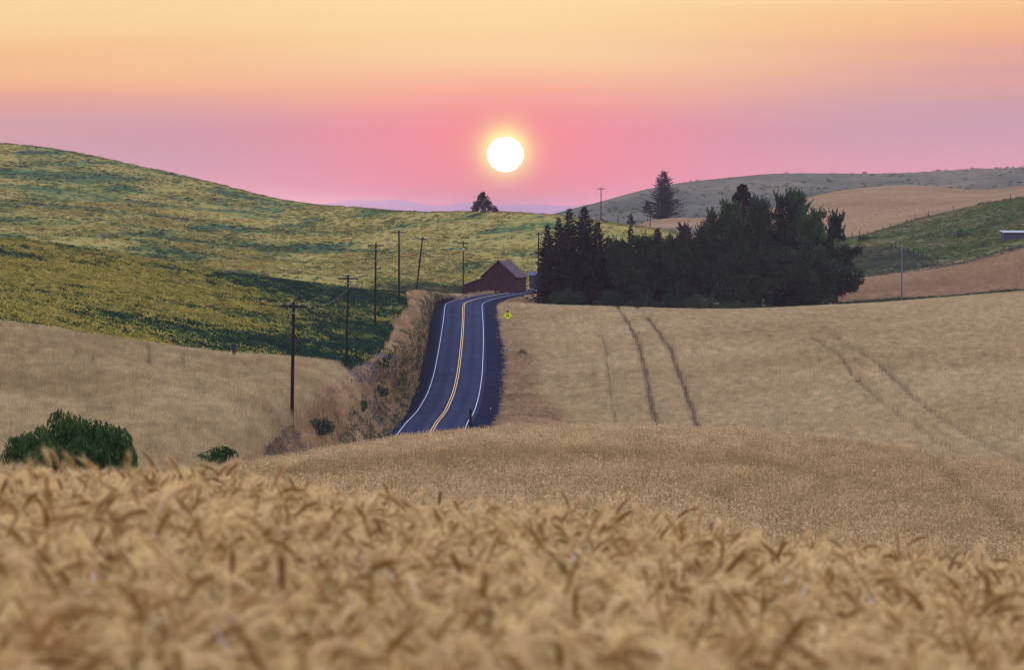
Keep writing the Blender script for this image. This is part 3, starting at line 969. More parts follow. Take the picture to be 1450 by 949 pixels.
# wheat on the left flat
ltr = [(((211, 499), (210.5, 526)), .18), (((257.5, 504), (259, 528)), .18), (((120, 525), (135, 512), (145, 508)), .22), (((330, 528), (362, 522), (362, 516)), .2)]
forms = [ear_clump(rr, 20, .45, WH, .012, .12) for _ in range(8)]
de = lambda X, Y, px, py: np.where(inview(px), np.interp(Y, [190, 300, 420], [7, 6, 5]), 0)
p = sample(SHEETS['E'], de)
for ln, w in ltr:
    p = p[away(p, [hit(x, y, .2) for x, y in ln], w + .3)]
scatter('wheat', p, rng.normal(1, .09, len(p)), forms, [M['left_wheat'], M['left_wheat']], 'ripe wheat standing on the left flat below the pulse crop', 'wheat', 0.08)

# pulse crop
forms = [leaf_clump(rr, 42, .62, .6, .13) for _ in range(8)]
df = lambda X, Y, px, py: np.where(inview(px) & (Y < 660), np.interp(Y, [330, 640], [2.4, 1.5]), 0)
p = sample(SHEETS['F1'], df)
scatter('pulse_crop', p, rng.uniform(.6, 1.25, len(p)), forms, [M['crop_plant']], 'leafy green and yellow pulse crop on the low left hill', 'crop', 0.1)
forms = [leaf_clump(rr, 26, .75, .5, .16) for _ in range(8)]
d2 = lambda X, Y, px, py: np.where(inview(px) & (Y < 1330), np.interp(Y, [650, 1300], [.95, .4]), 0)
p = sample(SHEETS['F2'], d2)
clump = wob(p[:, 0], p[:, 1] * .3, 40, 4) + .7 * wob(p[:, 0], p[:, 1] * .3, 12, 9)
p = p[clump + rng.normal(0, .9, len(p)) > 0.1]
scatter('pulse_crop', p, rng.uniform(.5, 1.25, len(p)), forms, [M['hill_plant']], 'darker leafy clumps dotting the big left hill up to its skyline', 'crop', 0.1)

# grass and weeds of the bank and verges
def road_off(X, Y):
    i = np.clip(np.searchsorted(RC[:, 1], Y), 0, nR - 1)
    return (X - RC[i, 0]) * SIDE[i, 0]


PD = SHEETS['D']
g1 = [blade_clump(rr, 26, .35, .75, .02) for _ in range(6)]
p = sample(PD, lambda X, Y, px, py: np.where(inview(px), np.interp(Y, [230, 420, 760], [5.5, 4.2, 2.4]) * np.where(road_off(X, Y) > -6.8 - .9 * wob(X, Y, 20, 15), .4, 1), 0))
scatter('dry_grass', p, rng.uniform(.5, 1.25, len(p)) * np.where(wob(p[:, 0], p[:, 1], 9, 3) > 0, 1.1, .75), g1, [M['dry_grass']], 'tall dry grass on the bank left of the road', 'grass', 0.15)
g2 = [leaf_clump(rr, 50, .6, .7, .1) for _ in range(6)]
p = sample(PD, lambda X, Y, px, py: np.where(inview(px) & (wob(X, Y, 9, 12) > np.interp(Y, [300, 400, 460, 800], [.3, .6, .85, .9])), 2.6, 0) + np.where(inpoly(px, py, [(420, 500), (560, 505), (548, 545), (505, 545), (470, 525), (420, 516)]), 1.5, 0))
scatter('sage', p, rng.uniform(.5, 1.2, len(p)), g2, [M['sage']], 'grey-purple sage weeds along the top of the bank', 'weeds', 0.15)
p = sample(PD, lambda X, Y, px, py: np.where(inview(px) & (road_off(X, Y) > -6.9 - 1.0 * wob(X, Y, 20, 15)), 2.4, 0)
           + np.where(inpoly(px, py, [(285, 615), (330, 600), (360, 590), (345, 655), (280, 660)]), 1.3, 0))
scatter('weeds', p, rng.uniform(.35, .9, len(p)), g2, [M['weed']], 'dark green weeds at the foot of the bank beside the road', 'weeds', 0.15)
PV = SHEETS['V']
p = sample(PV, lambda X, Y, px, py: np.where(inview(px) & (Y > 385), 4.0, 0))
scatter('dry_grass', p, rng.uniform(.3, .95, len(p)), g1, [M['dry_grass']], 'dry grass on the verge between the road and the right wheat field', 'grass', 0.15)

# pasture, grain strip, ditches
g3 = [blade_clump(rr, 26, .7, .5, .05) for _ in range(5)]
p = sample(SHEETS['H3'], lambda X, Y, px, py: np.where(inview(px) & (px > 1150) & (Y < 1050), .55, 0))
scatter('pasture_grass', p, rng.uniform(.4, 1.2, len(p)), g3, [M['pasture_tuft']], 'rough grass tufts over the green pasture', 'grass', 0.15)
g4 = [ear_clump(rr, 26, .8, .75, .025, .16) for _ in range(6)]
p = sample(SHEETS['H4'], lambda X, Y, px, py: np.where(inview(px) & (px > 1150) & (Y > 758), 2.0, 0))
scatter('wheat', p, rng.normal(1, .09, len(p)), g4, [M['stubble'], M['stubble']], 'reddish tan grain standing in the narrow strip below the pasture', 'wheat', 0.07)


def along(line, n, spread, h=0.0):
    L = np.array([hit(x, y, h) for x, y in line])
    s = np.r_[0, np.cumsum(np.linalg.norm(np.diff(L, axis=0), axis=1))]
    q = rng.uniform(0, s[-1], n)
    P = np.stack([np.interp(q, s, L[:, k]) for k in range(3)], 1)
    P[:, :2] += rng.normal(0, spread, (n, 2))
    P[:, 2] = [gz(a, b) for a, b in P[:, :2]]
    return P


g5 = [leaf_clump(rr, 60, .9, .9, .16) for _ in range(6)]
p = np.concatenate([along([(1185, 400.5), (1262, 393), (1330, 383.5), (1400, 369), (1455, 355), (1500, 344)], 420, .9),
                    along([(1330, 383.5), (1400, 368), (1455, 353), (1500, 343)], 420, 1.8)])
scatter('weeds', p, rng.uniform(.5, 1.25, len(p)), g5, [M['ditch_weed']], 'blue-green weeds in a line between the grain strip and the pasture', 'weeds', 0.15)
p = sample(SHEETS['H3'], lambda X, Y, px, py: np.where(inview(px) & inpoly(px, py, [(1170, 356), (1240, 350), (1275, 352), (1335, 376), (1345, 384), (1260, 394), (1170, 402)]), 1.3, 0))
scatter('weeds', p, rng.uniform(.3, .7, len(p)), g5, [M['ditch_weed']], 'blue-green growth in the lower corner of the pasture beside the trees', 'weeds', 0.15)
p = along([(1180, 432), (1240, 428), (1300, 424.5), (1370, 419.5), (1450, 412), (1500, 408)], 520, .8)
scatter('weeds', p, rng.uniform(.3, .8, len(p)), g5, [M['weed']], 'dark weedy ditch between the broad field and the grain strip', 'weeds', 0.15)
p = along([(1205, 338), (1250, 325.5), (1300, 312), (1350, 299.5), (1400, 288.5), (1455, 279)], 380, .9)
scatter('weeds', p, rng.uniform(.35, .8, len(p)), g5, [M['ditch_weed']], 'weeds growing along the upper pasture fence', 'weeds', 0.15)
p = sample(SHEETS['H1'], lambda X, Y, px, py: np.where(inview(px) & (Y > 1450) & (Y < 2050) & (wob(X, Y * .3, 120, 22) + .6 * wob(X, Y * .3, 35, 23) > .1), .007, .0012))
scatter('hill_scrub', p, rng.uniform(.5, 1.5, len(p)), g5, [M['ditch_weed']], 'dark scrub scattered over the far right hill', 'scrub', 0.1)
p = np.concatenate([along([(640, 424), (668, 419), (700, 414.5), (745, 409)], 260, .8), along([(655, 414), (700, 412), (740, 409)], 200, 1.2)])
scatter('dry_grass', p, rng.uniform(.5, 1.1, len(p)), g1, [M['dry_grass']], 'pale grass between the barn and the bend of the road', 'grass', 0.15)
p = along([(575, 416), (600, 415), (640, 413), (660, 411)], 500, 5)
scatter('weeds', p, rng.uniform(.5, 1.2, len(p)), g5, [M['weed']], 'green weeds in the hollow left of the barn', 'weeds', 0.15)


# ------------------------------------------------------------------ trees
def conifer(r, H, R, ragged=.25, low=.04, dense=1.0):
    tr = MB()
    n = 8
    zz = np.linspace(-.6, H, n)
    off = np.c_[np.cumsum(r.normal(0, .03, n)), np.cumsum(r.normal(0, .03, n)), zz]
    tr.tube(off, np.linspace(H * .018, .02, n), 6)
    fo = MB()
    q = []
    z = H * low
    while z < H * .985:
        k = z / H
        L0 = R * 1.25 * (1 - k) ** .8 + .18
        nb = max(4, int((5 + 3 * (1 - k)) * dense))
        lop = r.uniform(.75, 1.15)
        for j in range(nb):
            a = 6.283 * (j + r.uniform(-.35, .35)) / nb
            L = L0 * lop * r.uniform(1 - ragged * 1.6, 1 + ragged)
            dro = r.uniform(-.35, .05) * (1 - .6 * k) + .35 * k
            base = np.array([0, 0, z + r.uniform(-.2, .2)])
            dr = np.array([math.cos(a), math.sin(a), dro]); dr /= np.linalg.norm(dr)
            sd_ = np.array([-math.sin(a), math.cos(a), 0])
            m = max(5, int(L / .2))
            for i in range(m):
                s = (i + r.random()) / m
                c = base + dr * L * s + np.array([0, 0, .22 * L * s * s])
                for _ in range(2):
                    ln = (.42 + .5 * (1 - s)) * min(1, .4 + L / 3) * r.uniform(.7, 1.3)
                    side = r.choice([-1, 1])
                    e = dr * r.uniform(.4, 1) + sd_ * side * r.uniform(.2, 1.1) + np.array([0, 0, r.uniform(-.45, .15)])
                    e /= np.linalg.norm(e)
                    w = np.cross(e, r.normal(0, 1, 3)); w *= ln * r.uniform(.16, .28) / (np.linalg.norm(w) + 1e-9)
                    q.append([c, c + e * ln * .5 + w, c + e * ln, c + e * ln * .5 - w])
        z += H * .017 + .16 * r.uniform(.7, 1.3)
    for _ in range(14):                           # leader
        zt = H * r.uniform(.93, 1.0)
        e = np.array([r.normal(0, .5), r.normal(0, .5), 1.0]); e /= np.linalg.norm(e)
        w = np.cross(e, r.normal(0, 1, 3)); w *= .05 / np.linalg.norm(w)
        c = np.array([0, 0, zt]); q.append([c, c + e * .25 + w, c + e * .5, c + e * .25 - w])
    fo.quads(q)
    return tr, fo


def broadleaf(r, H, R, low=.12, n_cl=90, leaf=.17, per=70, up=.0, top=1.0):
    """limbs that fork, and leaf clumps hung on their ends with gaps between"""
    tr, fo = MB(), MB()
    th = H * .3
    tr.tube([(0, 0, -.6), (r.normal(0, .08), r.normal(0, .08), th * .5), (r.normal(0, .15), r.normal(0, .15), th), (0, 0, H * .75)], [H * .024, H * .02, H * .016, .03], 7)
    cl = []
    nl = 13
    for i in range(nl):
        a = 6.283 * i / nl * 1.618 + r.uniform(-.3, .3)
        z0 = H * r.uniform(low, .55)
        reach = R * r.uniform(.65, 1.05)
        zt = min(H * .97, z0 + H * r.uniform(.1, .5))
        p0, p2 = np.array([0, 0, z0]), np.array([math.cos(a) * reach, math.sin(a) * reach, zt])
        # keep inside an uneven egg
        k = zt / H
        lim = R * (1.0 if k < .55 else max(.22, 1 - ((k - .55) / .5) ** 1.6)) * r.uniform(.85, 1.12)
        p2[:2] *= min(1, lim / reach)
        p1 = (p0 + p2) / 2 + np.array([0, 0, -H * .04])
        tt = np.linspace(0, 1, 6)[:, None]
        path = p0 * (1 - tt) ** 2 + 2 * p1 * tt * (1 - tt) + p2 * tt ** 2
        tr.tube(path, np.linspace(H * .009, .02, 6), 4)
        for _ in range(max(2, n_cl // nl)):
            s = r.uniform(.3, 1.0)
            c = p0 * (1 - s) ** 2 + 2 * p1 * s * (1 - s) + p2 * s ** 2 + r.normal(0, R * .16, 3)
            cl.append((c, R * r.uniform(.2, .36)))
    for _ in range(n_cl // 5):
        cl.append((np.array([r.normal(0, R * .22), r.normal(0, R * .22), H * r.uniform(.7, .96) * top]), R * r.uniform(.1, .22)))
    for c, rad in list(cl):                       # young shoots that stand up out of the crown
        if c[2] > H * .5 and r.random() < .8:
            for _ in range(3):
                e = np.array([c[0] / R * .7 + r.normal(0, .3), c[1] / R * .7 + r.normal(0, .3), 1.0]); e /= np.linalg.norm(e)
                o = c + r.normal(0, rad * .5, 3); L = R * r.uniform(.22, .5)
                s = np.repeat(np.linspace(.1, 1, 9), 2)
                m = len(s)
                ctr = o + e * (L * s)[:, None] + r.normal(0, .12, (m, 3)) * (1.15 - s)[:, None]
                u = e + r.normal(0, .45, (m, 3)); u /= np.linalg.norm(u, axis=1)[:, None]
                v = np.cross(u, r.normal(0, 1, (m, 3))); v /= np.linalg.norm(v, axis=1)[:, None]
                z = (leaf * r.uniform(.6, 1.1, m) * (1.2 - .5 * s))[:, None]
                fo.quads(np.stack([ctr - u * z, ctr + v * z * .5, ctr + u * z, ctr - v * z * .5], 1))
    for c, rad in cl:
        c[2] = max(c[2], H * low * .6)
        n = int(per * (rad / (R * .2)) ** 1.5)
        d_ = r.normal(0, 1, (n, 3)); d_ /= np.linalg.norm(d_, axis=1)[:, None]
        ctr = c + d_ * (rad * r.random(n) ** .5)[:, None] * np.array([1, 1, .8 + up])
        u = r.normal(0, 1, (n, 3)); u[:, 2] += up * 3; u /= np.linalg.norm(u, axis=1)[:, None]
        v = np.cross(u, r.normal(0, 1, (n, 3))); v /= np.linalg.norm(v, axis=1)[:, None]
        s = (leaf * r.uniform(.6, 1.35, n))[:, None]
        fo.quads(np.stack([ctr - u * s, ctr + v * s * .55, ctr + u * s, ctr - v * s * .55], 1))
    return tr, fo


def plant_tree(name, x, d, hpx, wpx, leaf_mat, label, group, kind, r, **kw):
    base = stand(x, d)
    H, R = hpx * d / FPX, wpx * d / FPX / 2
    t = empty(name, base, label, 'tree', group, r.uniform(0, 6.28))
    tr, fo = (conifer if kind == 'c' else broadleaf)(r, H, R, **kw)
    tr.build('trunk', M['bark'], t, True)
    fo.build('crown', leaf_mat, t)
    return t


rt = np.random.default_rng(23)
SPR = 'spruce trees at the left end of the windbreak'
G_WB = 'trees of the farm windbreak'
for x, d, h, w, lab in ((775, 744, 117, 46, 'dark spruce at the roadside end of the windbreak, beside the power pole'),
                        (791, 768, 121, 40, 'dark spruce behind the roadside spruce of the windbreak'),
                        (806, 747, 138, 56, 'tall pointed spruce, second highest of the left spruces'),
                        (827, 752, 143, 60, 'tallest spruce of the left group, highest pointed top'),
                        (846, 746, 120, 54, 'shorter dark spruce just right of the tallest spruce'),
                        (862, 753, 98, 46, 'low broad spruce at the right foot of the spruce group')):
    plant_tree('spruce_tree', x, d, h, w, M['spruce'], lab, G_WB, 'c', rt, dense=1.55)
for x, d, h, w, k, mt, lab in ((880, 745, 97, 50, 'b', 'broadleaf', 'round dark tree at the left of the low middle of the windbreak'),
                               (893, 770, 112, 28, 'c', 'spruce', 'thin pointed spruce rising from the low middle of the windbreak'),
                               (908, 742, 99, 54, 'b', 'broadleaf', 'dark bushy tree in front of the thin pointed spruce'),
                               (931, 750, 110, 46, 'c', 'spruce', 'dark conical tree midway along the low part of the windbreak'),
                               (951, 744, 97, 52, 'b', 'broadleaf', 'dark rounded tree left of the glimpsed house roof'),
                               (969, 778, 113, 48, 'b', 'plum_leaf', 'reddish purple-leaved tree behind the dark middle trees'),
                               (966, 738, 78, 44, 'b', 'broadleaf', 'low dark tree in front of the purple-leaved tree'),
                               (1006, 742, 136, 62, 'b', 'broadleaf', 'dark green broadleaf tree at the left of the tall right clump'),
                               (1032, 752, 149, 60, 'b', 'broadleaf_pale', 'green broadleaf tree left of the dark pine top'),
                               (1051, 770, 172, 32, 'p', 'spruce', 'dark pine whose dense tuft tops the right clump'),
                               (1076, 744, 157, 66, 'b', 'broadleaf', 'tall broadleaf tree right of the dark pine top'),
                               (1108, 748, 163, 64, 'b', 'broadleaf', 'highest broadleaf tree at the middle of the right clump'),
                               (1130, 762, 157, 56, 'b', 'broadleaf_pale', 'green broadleaf tree behind the right part of the clump'),
                               (1155, 742, 140, 62, 'b', 'broadleaf_pale', 'paler green broadleaf tree near the right end of the clump'),
                               (1184, 744, 136, 60, 'b', 'broadleaf', 'broadleaf tree at the right end of the clump, open outline to the field'),
                               (1050, 732, 88, 66, 'b', 'broadleaf', 'low dark tree filling the front below the dark pine'),
                               (1098, 731, 92, 70, 'b', 'broadleaf', 'low dark tree in front of the highest broadleaf tree'),
                               (1150, 730, 84, 74, 'b', 'broadleaf', 'spreading low tree at the front right of the clump, branches to the ground')):
    if k == 'c':
        plant_tree('spruce_tree', x, d, h, w, M[mt], lab, G_WB, 'c', rt, dense=1.55)
    elif k == 'p':
        PINE = (x, d, h, w, lab)
    else:
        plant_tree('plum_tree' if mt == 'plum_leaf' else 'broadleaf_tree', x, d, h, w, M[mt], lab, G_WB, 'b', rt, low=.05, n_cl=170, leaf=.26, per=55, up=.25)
plant_tree('fir_tree', 940, 1290, 70, 50, M['spruce_hazed'], 'tall haze-blued fir with a ragged spire in front of the far hill', None, 'c', rt, ragged=.45, low=.03, dense=1.35)
plant_tree('fir_tree', 893, 1110, 20, 13, M['spruce_hazed'], 'tiny haze-blued fir beyond the windbreak, left of the tall fir', None, 'c', rt)
plant_tree('dead_tree', 917, 1285, 30, 13, M['spruce_hazed'], 'thin sparse tree touching the left side of the tall fir', None, 'b', rt, low=.35, n_cl=14, leaf=.25, per=22)


def shrub(name, x, d, hpx, wpx, mat, label, group=None, r=rt, weep=False, leaf=.09, n=4200, lobes=None, cat='shrub', parts=('stem', 'foliage')):
    base = stand(x, d)
    H, W = hpx * d / FPX, wpx * d / FPX / 2
    t = empty(name, base, label, cat, group)
    st, fo = MB(), MB()
    for i in range(9):
        a = r.uniform(0, 6.28); e = np.array([math.cos(a) * W * .6 * r.random(), math.sin(a) * W * .4 * r.random(), H * .7])
        st.tube([(0, 0, -.2), e * .5 + np.array([0, 0, H * .1]), e], [.05, .035, .015], 4)
    lob = []
    for i in range(11):
        a = r.uniform(0, 6.28); q = r.random() ** .6
        lob.append((np.array([math.cos(a) * W * .72 * q, math.sin(a) * W * .5 * q, H * r.uniform(.2, .7) * (1 - .35 * q)]), W * r.uniform(.24, .42), H * r.uniform(.25, .36)))
    if lobes: lob = [(np.array([a * W, b * W * .4, c * H]), e * W, f * H) for a, b, c, e, f in lobes]
    k = r.integers(0, len(lob), n)
    C = np.array([lob[i][0] for i in k]); Rx = np.array([lob[i][1] for i in k])[:, None]; Rz = np.array([lob[i][2] for i in k])[:, None]
    d_ = r.normal(0, 1, (n, 3)); d_ /= np.linalg.norm(d_, axis=1)[:, None]
    c = C + d_ * np.concatenate([Rx, Rx, Rz], 1) * (r.random((n, 1)) ** .4)
    c[:, 2] = np.maximum(c[:, 2], .05)
    u = r.normal(0, 1, (n, 3))
    if weep: u = u * .45 + d_ * np.array([.5, .5, 0]) + np.array([0, 0, -1.0])
    u /= np.linalg.norm(u, axis=1)[:, None]
    v = np.cross(u, r.normal(0, 1, (n, 3))); v /= np.linalg.norm(v, axis=1)[:, None]
    s = (leaf * r.uniform(.6, 1.5, n))[:, None]
    wd = .22 if weep else .5
    fo.quads(np.stack([c - u * s, c + v * s * wd, c + u * s, c - v * s * wd], 1))
    st.build(parts[0], M['bark'], t); fo.build(parts[1], mat, t)
    return t


shrub('pine_tree', PINE[0], PINE[1], PINE[2], PINE[3], M['spruce'], PINE[4], G_WB, leaf=.36, n=2000, cat='tree', parts=('trunk', 'crown'),
      lobes=[(0, 0, .93, .5, .06), (.25, 0, .87, .6, .07), (-.35, 0, .87, .55, .06), (0, 0, .78, .85, .09), (.1, 0, .62, 1.0, .12), (0, 0, .45, 1.1, .15), (0, 0, .25, 1.1, .15)])
shrub('lone_tree', 685, 1024, 31, 40, M['lone_leaf'], 'lone dark tree on the skyline right below the sun', leaf=.27, n=1500, cat='tree', parts=('trunk', 'crown'),
      lobes=[(-.08, 0, .82, .2, .13), (-.25, 0, .68, .26, .14), (.1, 0, .62, .3, .2), (-.42, 0, .42, .34, .16), (.3, 0, .4, .36, .18), (-.1, 0, .3, .5, .2), (.6, 0, .2, .34, .15), (-.62, 0, .2, .3, .16), (.05, 0, .15, .6, .18), (.85, 0, .1, .2, .1)])
shrub('willow_shrub', 108, 205, 112, 168, M['willow_leaf'], 'big bright green willow-like bush behind the left wheat', weep=True, leaf=.17, n=13000, lobes=[(-.25, 0, .62, .3, .36), (-.05, .5, .55, .34, .33), (.25, 0, .55, .3, .3), (.5, -.3, .48, .3, .32), (.74, 0, .4, .24, .34), (.84, .3, .25, .18, .26), (-.6, 0, .42, .32, .34), (-.4, -.6, .35, .3, .3), (.1, -.7, .35, .35, .3), (.5, .5, .3, .35, .3), (-.15, 0, .3, .5, .3)])
shrub('willow_shrub', 36, 211, 78, 92, M['willow_leaf'], 'lower green bush at the left picture edge against the big willow-like bush', weep=True, leaf=.16, n=4000)
for x, w, lab in ((800, 60, 'low dark bush at the foot of the spruces beside the wheat'), (862, 62, 'low dark bush at the foot of the spruce group, right end'), (912, 66, 'low dark bush under the thin pointed spruce'), (955, 60, 'low dark bush under the purple-leaved tree'), (1118, 60, 'low dark bush under the highest broadleaf tree')):
    shrub('hedge_shrub', x, 732, 34, w, M['broadleaf'], lab, 'bushes at the foot of the windbreak', leaf=.2, n=3000)
shrub('hedge_shrub', 985, 730, 36, 80, M['hedge_leaf'], 'low green hedge bush in front of the dark middle trees', leaf=.16, n=3000)
shrub('hedge_shrub', 1045, 728, 23, 92, M['hedge_leaf'], 'low green hedge bush in front of the tall right clump', leaf=.16, n=3600)
shrub('roadside_shrub', 308, 226, 54, 84, M['willow_leaf'], 'small green bush at the lower end of the bank by the left wheat', leaf=.09, n=4000)
shrub('roadside_shrub', 536, 440, 20, 34, M['sage_leaf'], 'grey-green bush halfway down the bank beside the road', leaf=.1, n=2200)
shrub('roadside_shrub', 508, 392, 26, 40, M['willow_leaf'], 'green bush low on the bank near the bottom of the road', leaf=.1, n=2600)
shrub('roadside_shrub', 445, 338, 34, 56, M['sage_leaf'], 'grey sage bush right of the nearest power pole', leaf=.09, n=3000)
shrub('roadside_shrub', 741, 585, 13, 17, M['dry_leaf'], 'small brown bush on the verge beyond the teal marker', leaf=.1, n=900)
shrub('pasture_shrub', 1196, 960, 12, 22, M['sage_leaf'], 'grey bush at the tree end of the upper pasture fence', leaf=.18, n=900)
shrub('pasture_shrub', 1222, 985, 11, 18, M['hedge_leaf'], 'dark green bush against the upper pasture fence', leaf=.18, n=700)
shrub('pasture_shrub', 1362, 935, 12, 30, M['sage_leaf'], 'broad blue-grey bush in the middle of the pasture', leaf=.18, n=900)
shrub('pasture_shrub', 1393, 880, 7, 11, M['sage_leaf'], 'small blue-grey bush low in the pasture near the shed', leaf=.15, n=400)

# ------------------------------------------------------------------ power poles
G_P = 'wooden power poles'


def power_pole(x, d, ytop, label, lean=0.0, arm_rz=0.15, arm_tilt=0.0, arm=2.2, can=False, mat='pole_wood', has_arm=True):
    base = stand(x, d)
    H = float(at(x, ytop, d)[2] - base[2])
    t = empty('power_pole', base, label, 'power pole', G_P)
    b = MB()
    k = np.linspace(-1.0, H, 8)
    top_x = lean * H
    b.tube(np.c_[k / H * top_x, 0 * k, k], np.linspace(.17, .115, 8), 9)
    b.build('shaft', M[mat], t, True)
    pts = []
    if has_arm:
        za = H - .35
        cx = lean * za
        a = MB()
        ux = np.array([math.cos(arm_rz), math.sin(arm_rz), math.tan(arm_tilt)])
        c = np.array([cx, -.18, za])
        a.tube([c - ux * arm / 2, c, c + ux * arm / 2], .075, 4)
        ar = a.build('crossarm', M[mat], t)
        for f in (-.46, -.2, .2, .46):
            i = MB()
            q = c + ux * arm * f
            i.tube([q + [0, 0, .05], q + [0, 0, .12], q + [0, 0, .16], q + [0, 0, .24], q + [0, 0, .27]], [.02, .03, .06, .055, .02], 7)
            i.build('insulator', M['insulator'], ar, True)
            pts.append(base + q + [0, 0, .27])
        br = MB()
        for s in (-1, 1):
            br.tube([c + ux * s * .55 + [0, .06, 0], np.array([lean * (za - .6), -.15, za - .6])], .022, 4)
        br.build('brace', M['steel'], t)
    if can:
        q = MB()
        q.tube([(lean * H * .8 + .02, -.42, H - 2.1), (lean * H * .8 + .02, -.42, H - 1.3)], .2, 10)
        q.build('transformer', M['insulator'], t, True)
    return pts


PP = [power_pole(412.5, 318, 428, 'nearest wooden power pole, on the bank above the lower left wheat', .018, .1, -.03),
      power_pole(484, 425, 390, 'second power pole along the bank, standing by the sage at the crop edge', .02, .12, .0),
      power_pole(531, 535, 344, 'third power pole, standing at the notch in the green crop', .01, .14),
      power_pole(565, 605, 326, 'fourth power pole, its top the highest of the roadside row', .0, .16),
      power_pole(588.5, 690, 335.5, 'leaning power pole, tilted to the right, at the end of the green crop', .115, .2, -.12),
      power_pole(656, 806, 342, 'power pole with a pale transformer beside the barn', .0, .1, can=True)]
power_pole(761.5, 735, 329, 'plain power pole in front of the dark roadside spruce', .012, .9, arm=1.6)
power_pole(851, 1085, 265.5, 'distant power pole standing clear against the pink sky above the spruces', 0, .1)
power_pole(1277, 752, 347, 'grey power pole alone at the ditch on the right', 0, .15, arm=1.9, mat='grey_wood')


def wire(a, b, sag, label):
    s = np.linspace(0, 1, 20)[:, None]
    P = a * (1 - s) + b * s
    P[:, 2] -= (4 * sag * s * (1 - s))[:, 0]
    return P


for k, nm in ((0, 'overhead power wire strung on the left ends of the roadside crossarms'), (3, 'overhead power wire strung on the right ends of the roadside crossarms')):
    path = []
    for a, b in zip([p[k] for p in PP[:-1]], [p[k] for p in PP[1:]]):
        path.append(wire(a, b, 1.1, ''))
    o = MB().tube(np.concatenate(path), .011, 4)
    tag(o.build('power_wire', M['cable']), nm, 'wire')

# ------------------------------------------------------------------ buildings
def roof_plane(b, a, c, d, e, th, mat=0):
    """a slab of roof over the quad a c d e"""
    q = np.array([a, c, d, e], float)
    n = np.cross(q[1] - q[0], q[3] - q[0]); n /= np.linalg.norm(n)
    if n[2] < 0: n = -n
    v = np.concatenate([q, q + n * th])
    b.add(v, [[3, 2, 1, 0], [4, 5, 6, 7], [0, 1, 5, 4], [1, 2, 6, 5], [2, 3, 7, 6], [3, 0, 4, 7]], mat)


bb = stand(706, 806)
bb[2] -= .15
barn = empty('barn', bb, 'weathered dark red wooden barn with a steep gable roof and a lean-to beside the bend', 'barn', rz=math.radians(-13))
W2, LB, HE, HP = 3.55, 10.0, 3.55, 6.75
b = MB()
v = [(-W2, 0, 0), (W2, 0, 0), (W2, 0, HE), (0, 0, HP), (-W2, 0, HE), (-W2, LB, 0), (W2, LB, 0), (W2, LB, HE), (0, LB, HP), (-W2, LB, HE)]
b.add([(x, y, z - (.6 if z == 0 else 0)) for x, y, z in v], [[0, 1, 2, 3, 4], [9, 8, 7, 6, 5], [1, 6, 7, 2], [5, 0, 4, 9]])
b.build('wall', M['barn_boards'], barn)
b = MB()
ov = .35
sl = (HP - HE) / W2
for s in (-1, 1):
    for y0, y1, z0, z1 in ((-ov, LB * .5, .06, -.03), (LB * .5, LB + ov, -.03, .05)):   # the ridge sags a little
        roof_plane(b, (0, y0, HP + z0), (s * (W2 + ov), y0, HE - sl * ov + z0), (s * (W2 + ov), y1, HE - sl * ov + z1), (0, y1, HP + z1), .09)
b.build('roof', M['shingle_roof'], barn)
b = MB()
lw = 3.9
b.add([(-W2 - lw, .4, -.6), (-W2 - .003, .4, -.6), (-W2 - .003, .4, 3.15), (-W2 - lw, .4, 1.75), (-W2 - lw, 7, -.6), (-W2 - .003, 7, -.6), (-W2 - .003, 7, 3.15), (-W2 - lw, 7, 1.75)],
      [[0, 1, 2, 3], [7, 6, 5, 4], [4, 0, 3, 7], [2, 6, 7, 3]])
lt = b.build('lean_to', M['barn_boards'], barn)
b = MB()
roof_plane(b, (-W2 - .01, .1, 3.18), (-W2 - lw - .3, .1, 1.66), (-W2 - lw - .3, 7.2, 1.66), (-W2 - .01, 7.2, 3.18), .07)
b.build('roof', M['shingle_roof'], lt)
b = MB()
b.box((.4, -.03, 1.25), (2.2, .05, 2.5))
dr = b.build('door', M['barn_boards'], barn)
b = MB(); b.box((0, -.03, 4.7), (.9, .05, 1.0)); b.build('loft_hatch', M['sign_black'], barn)


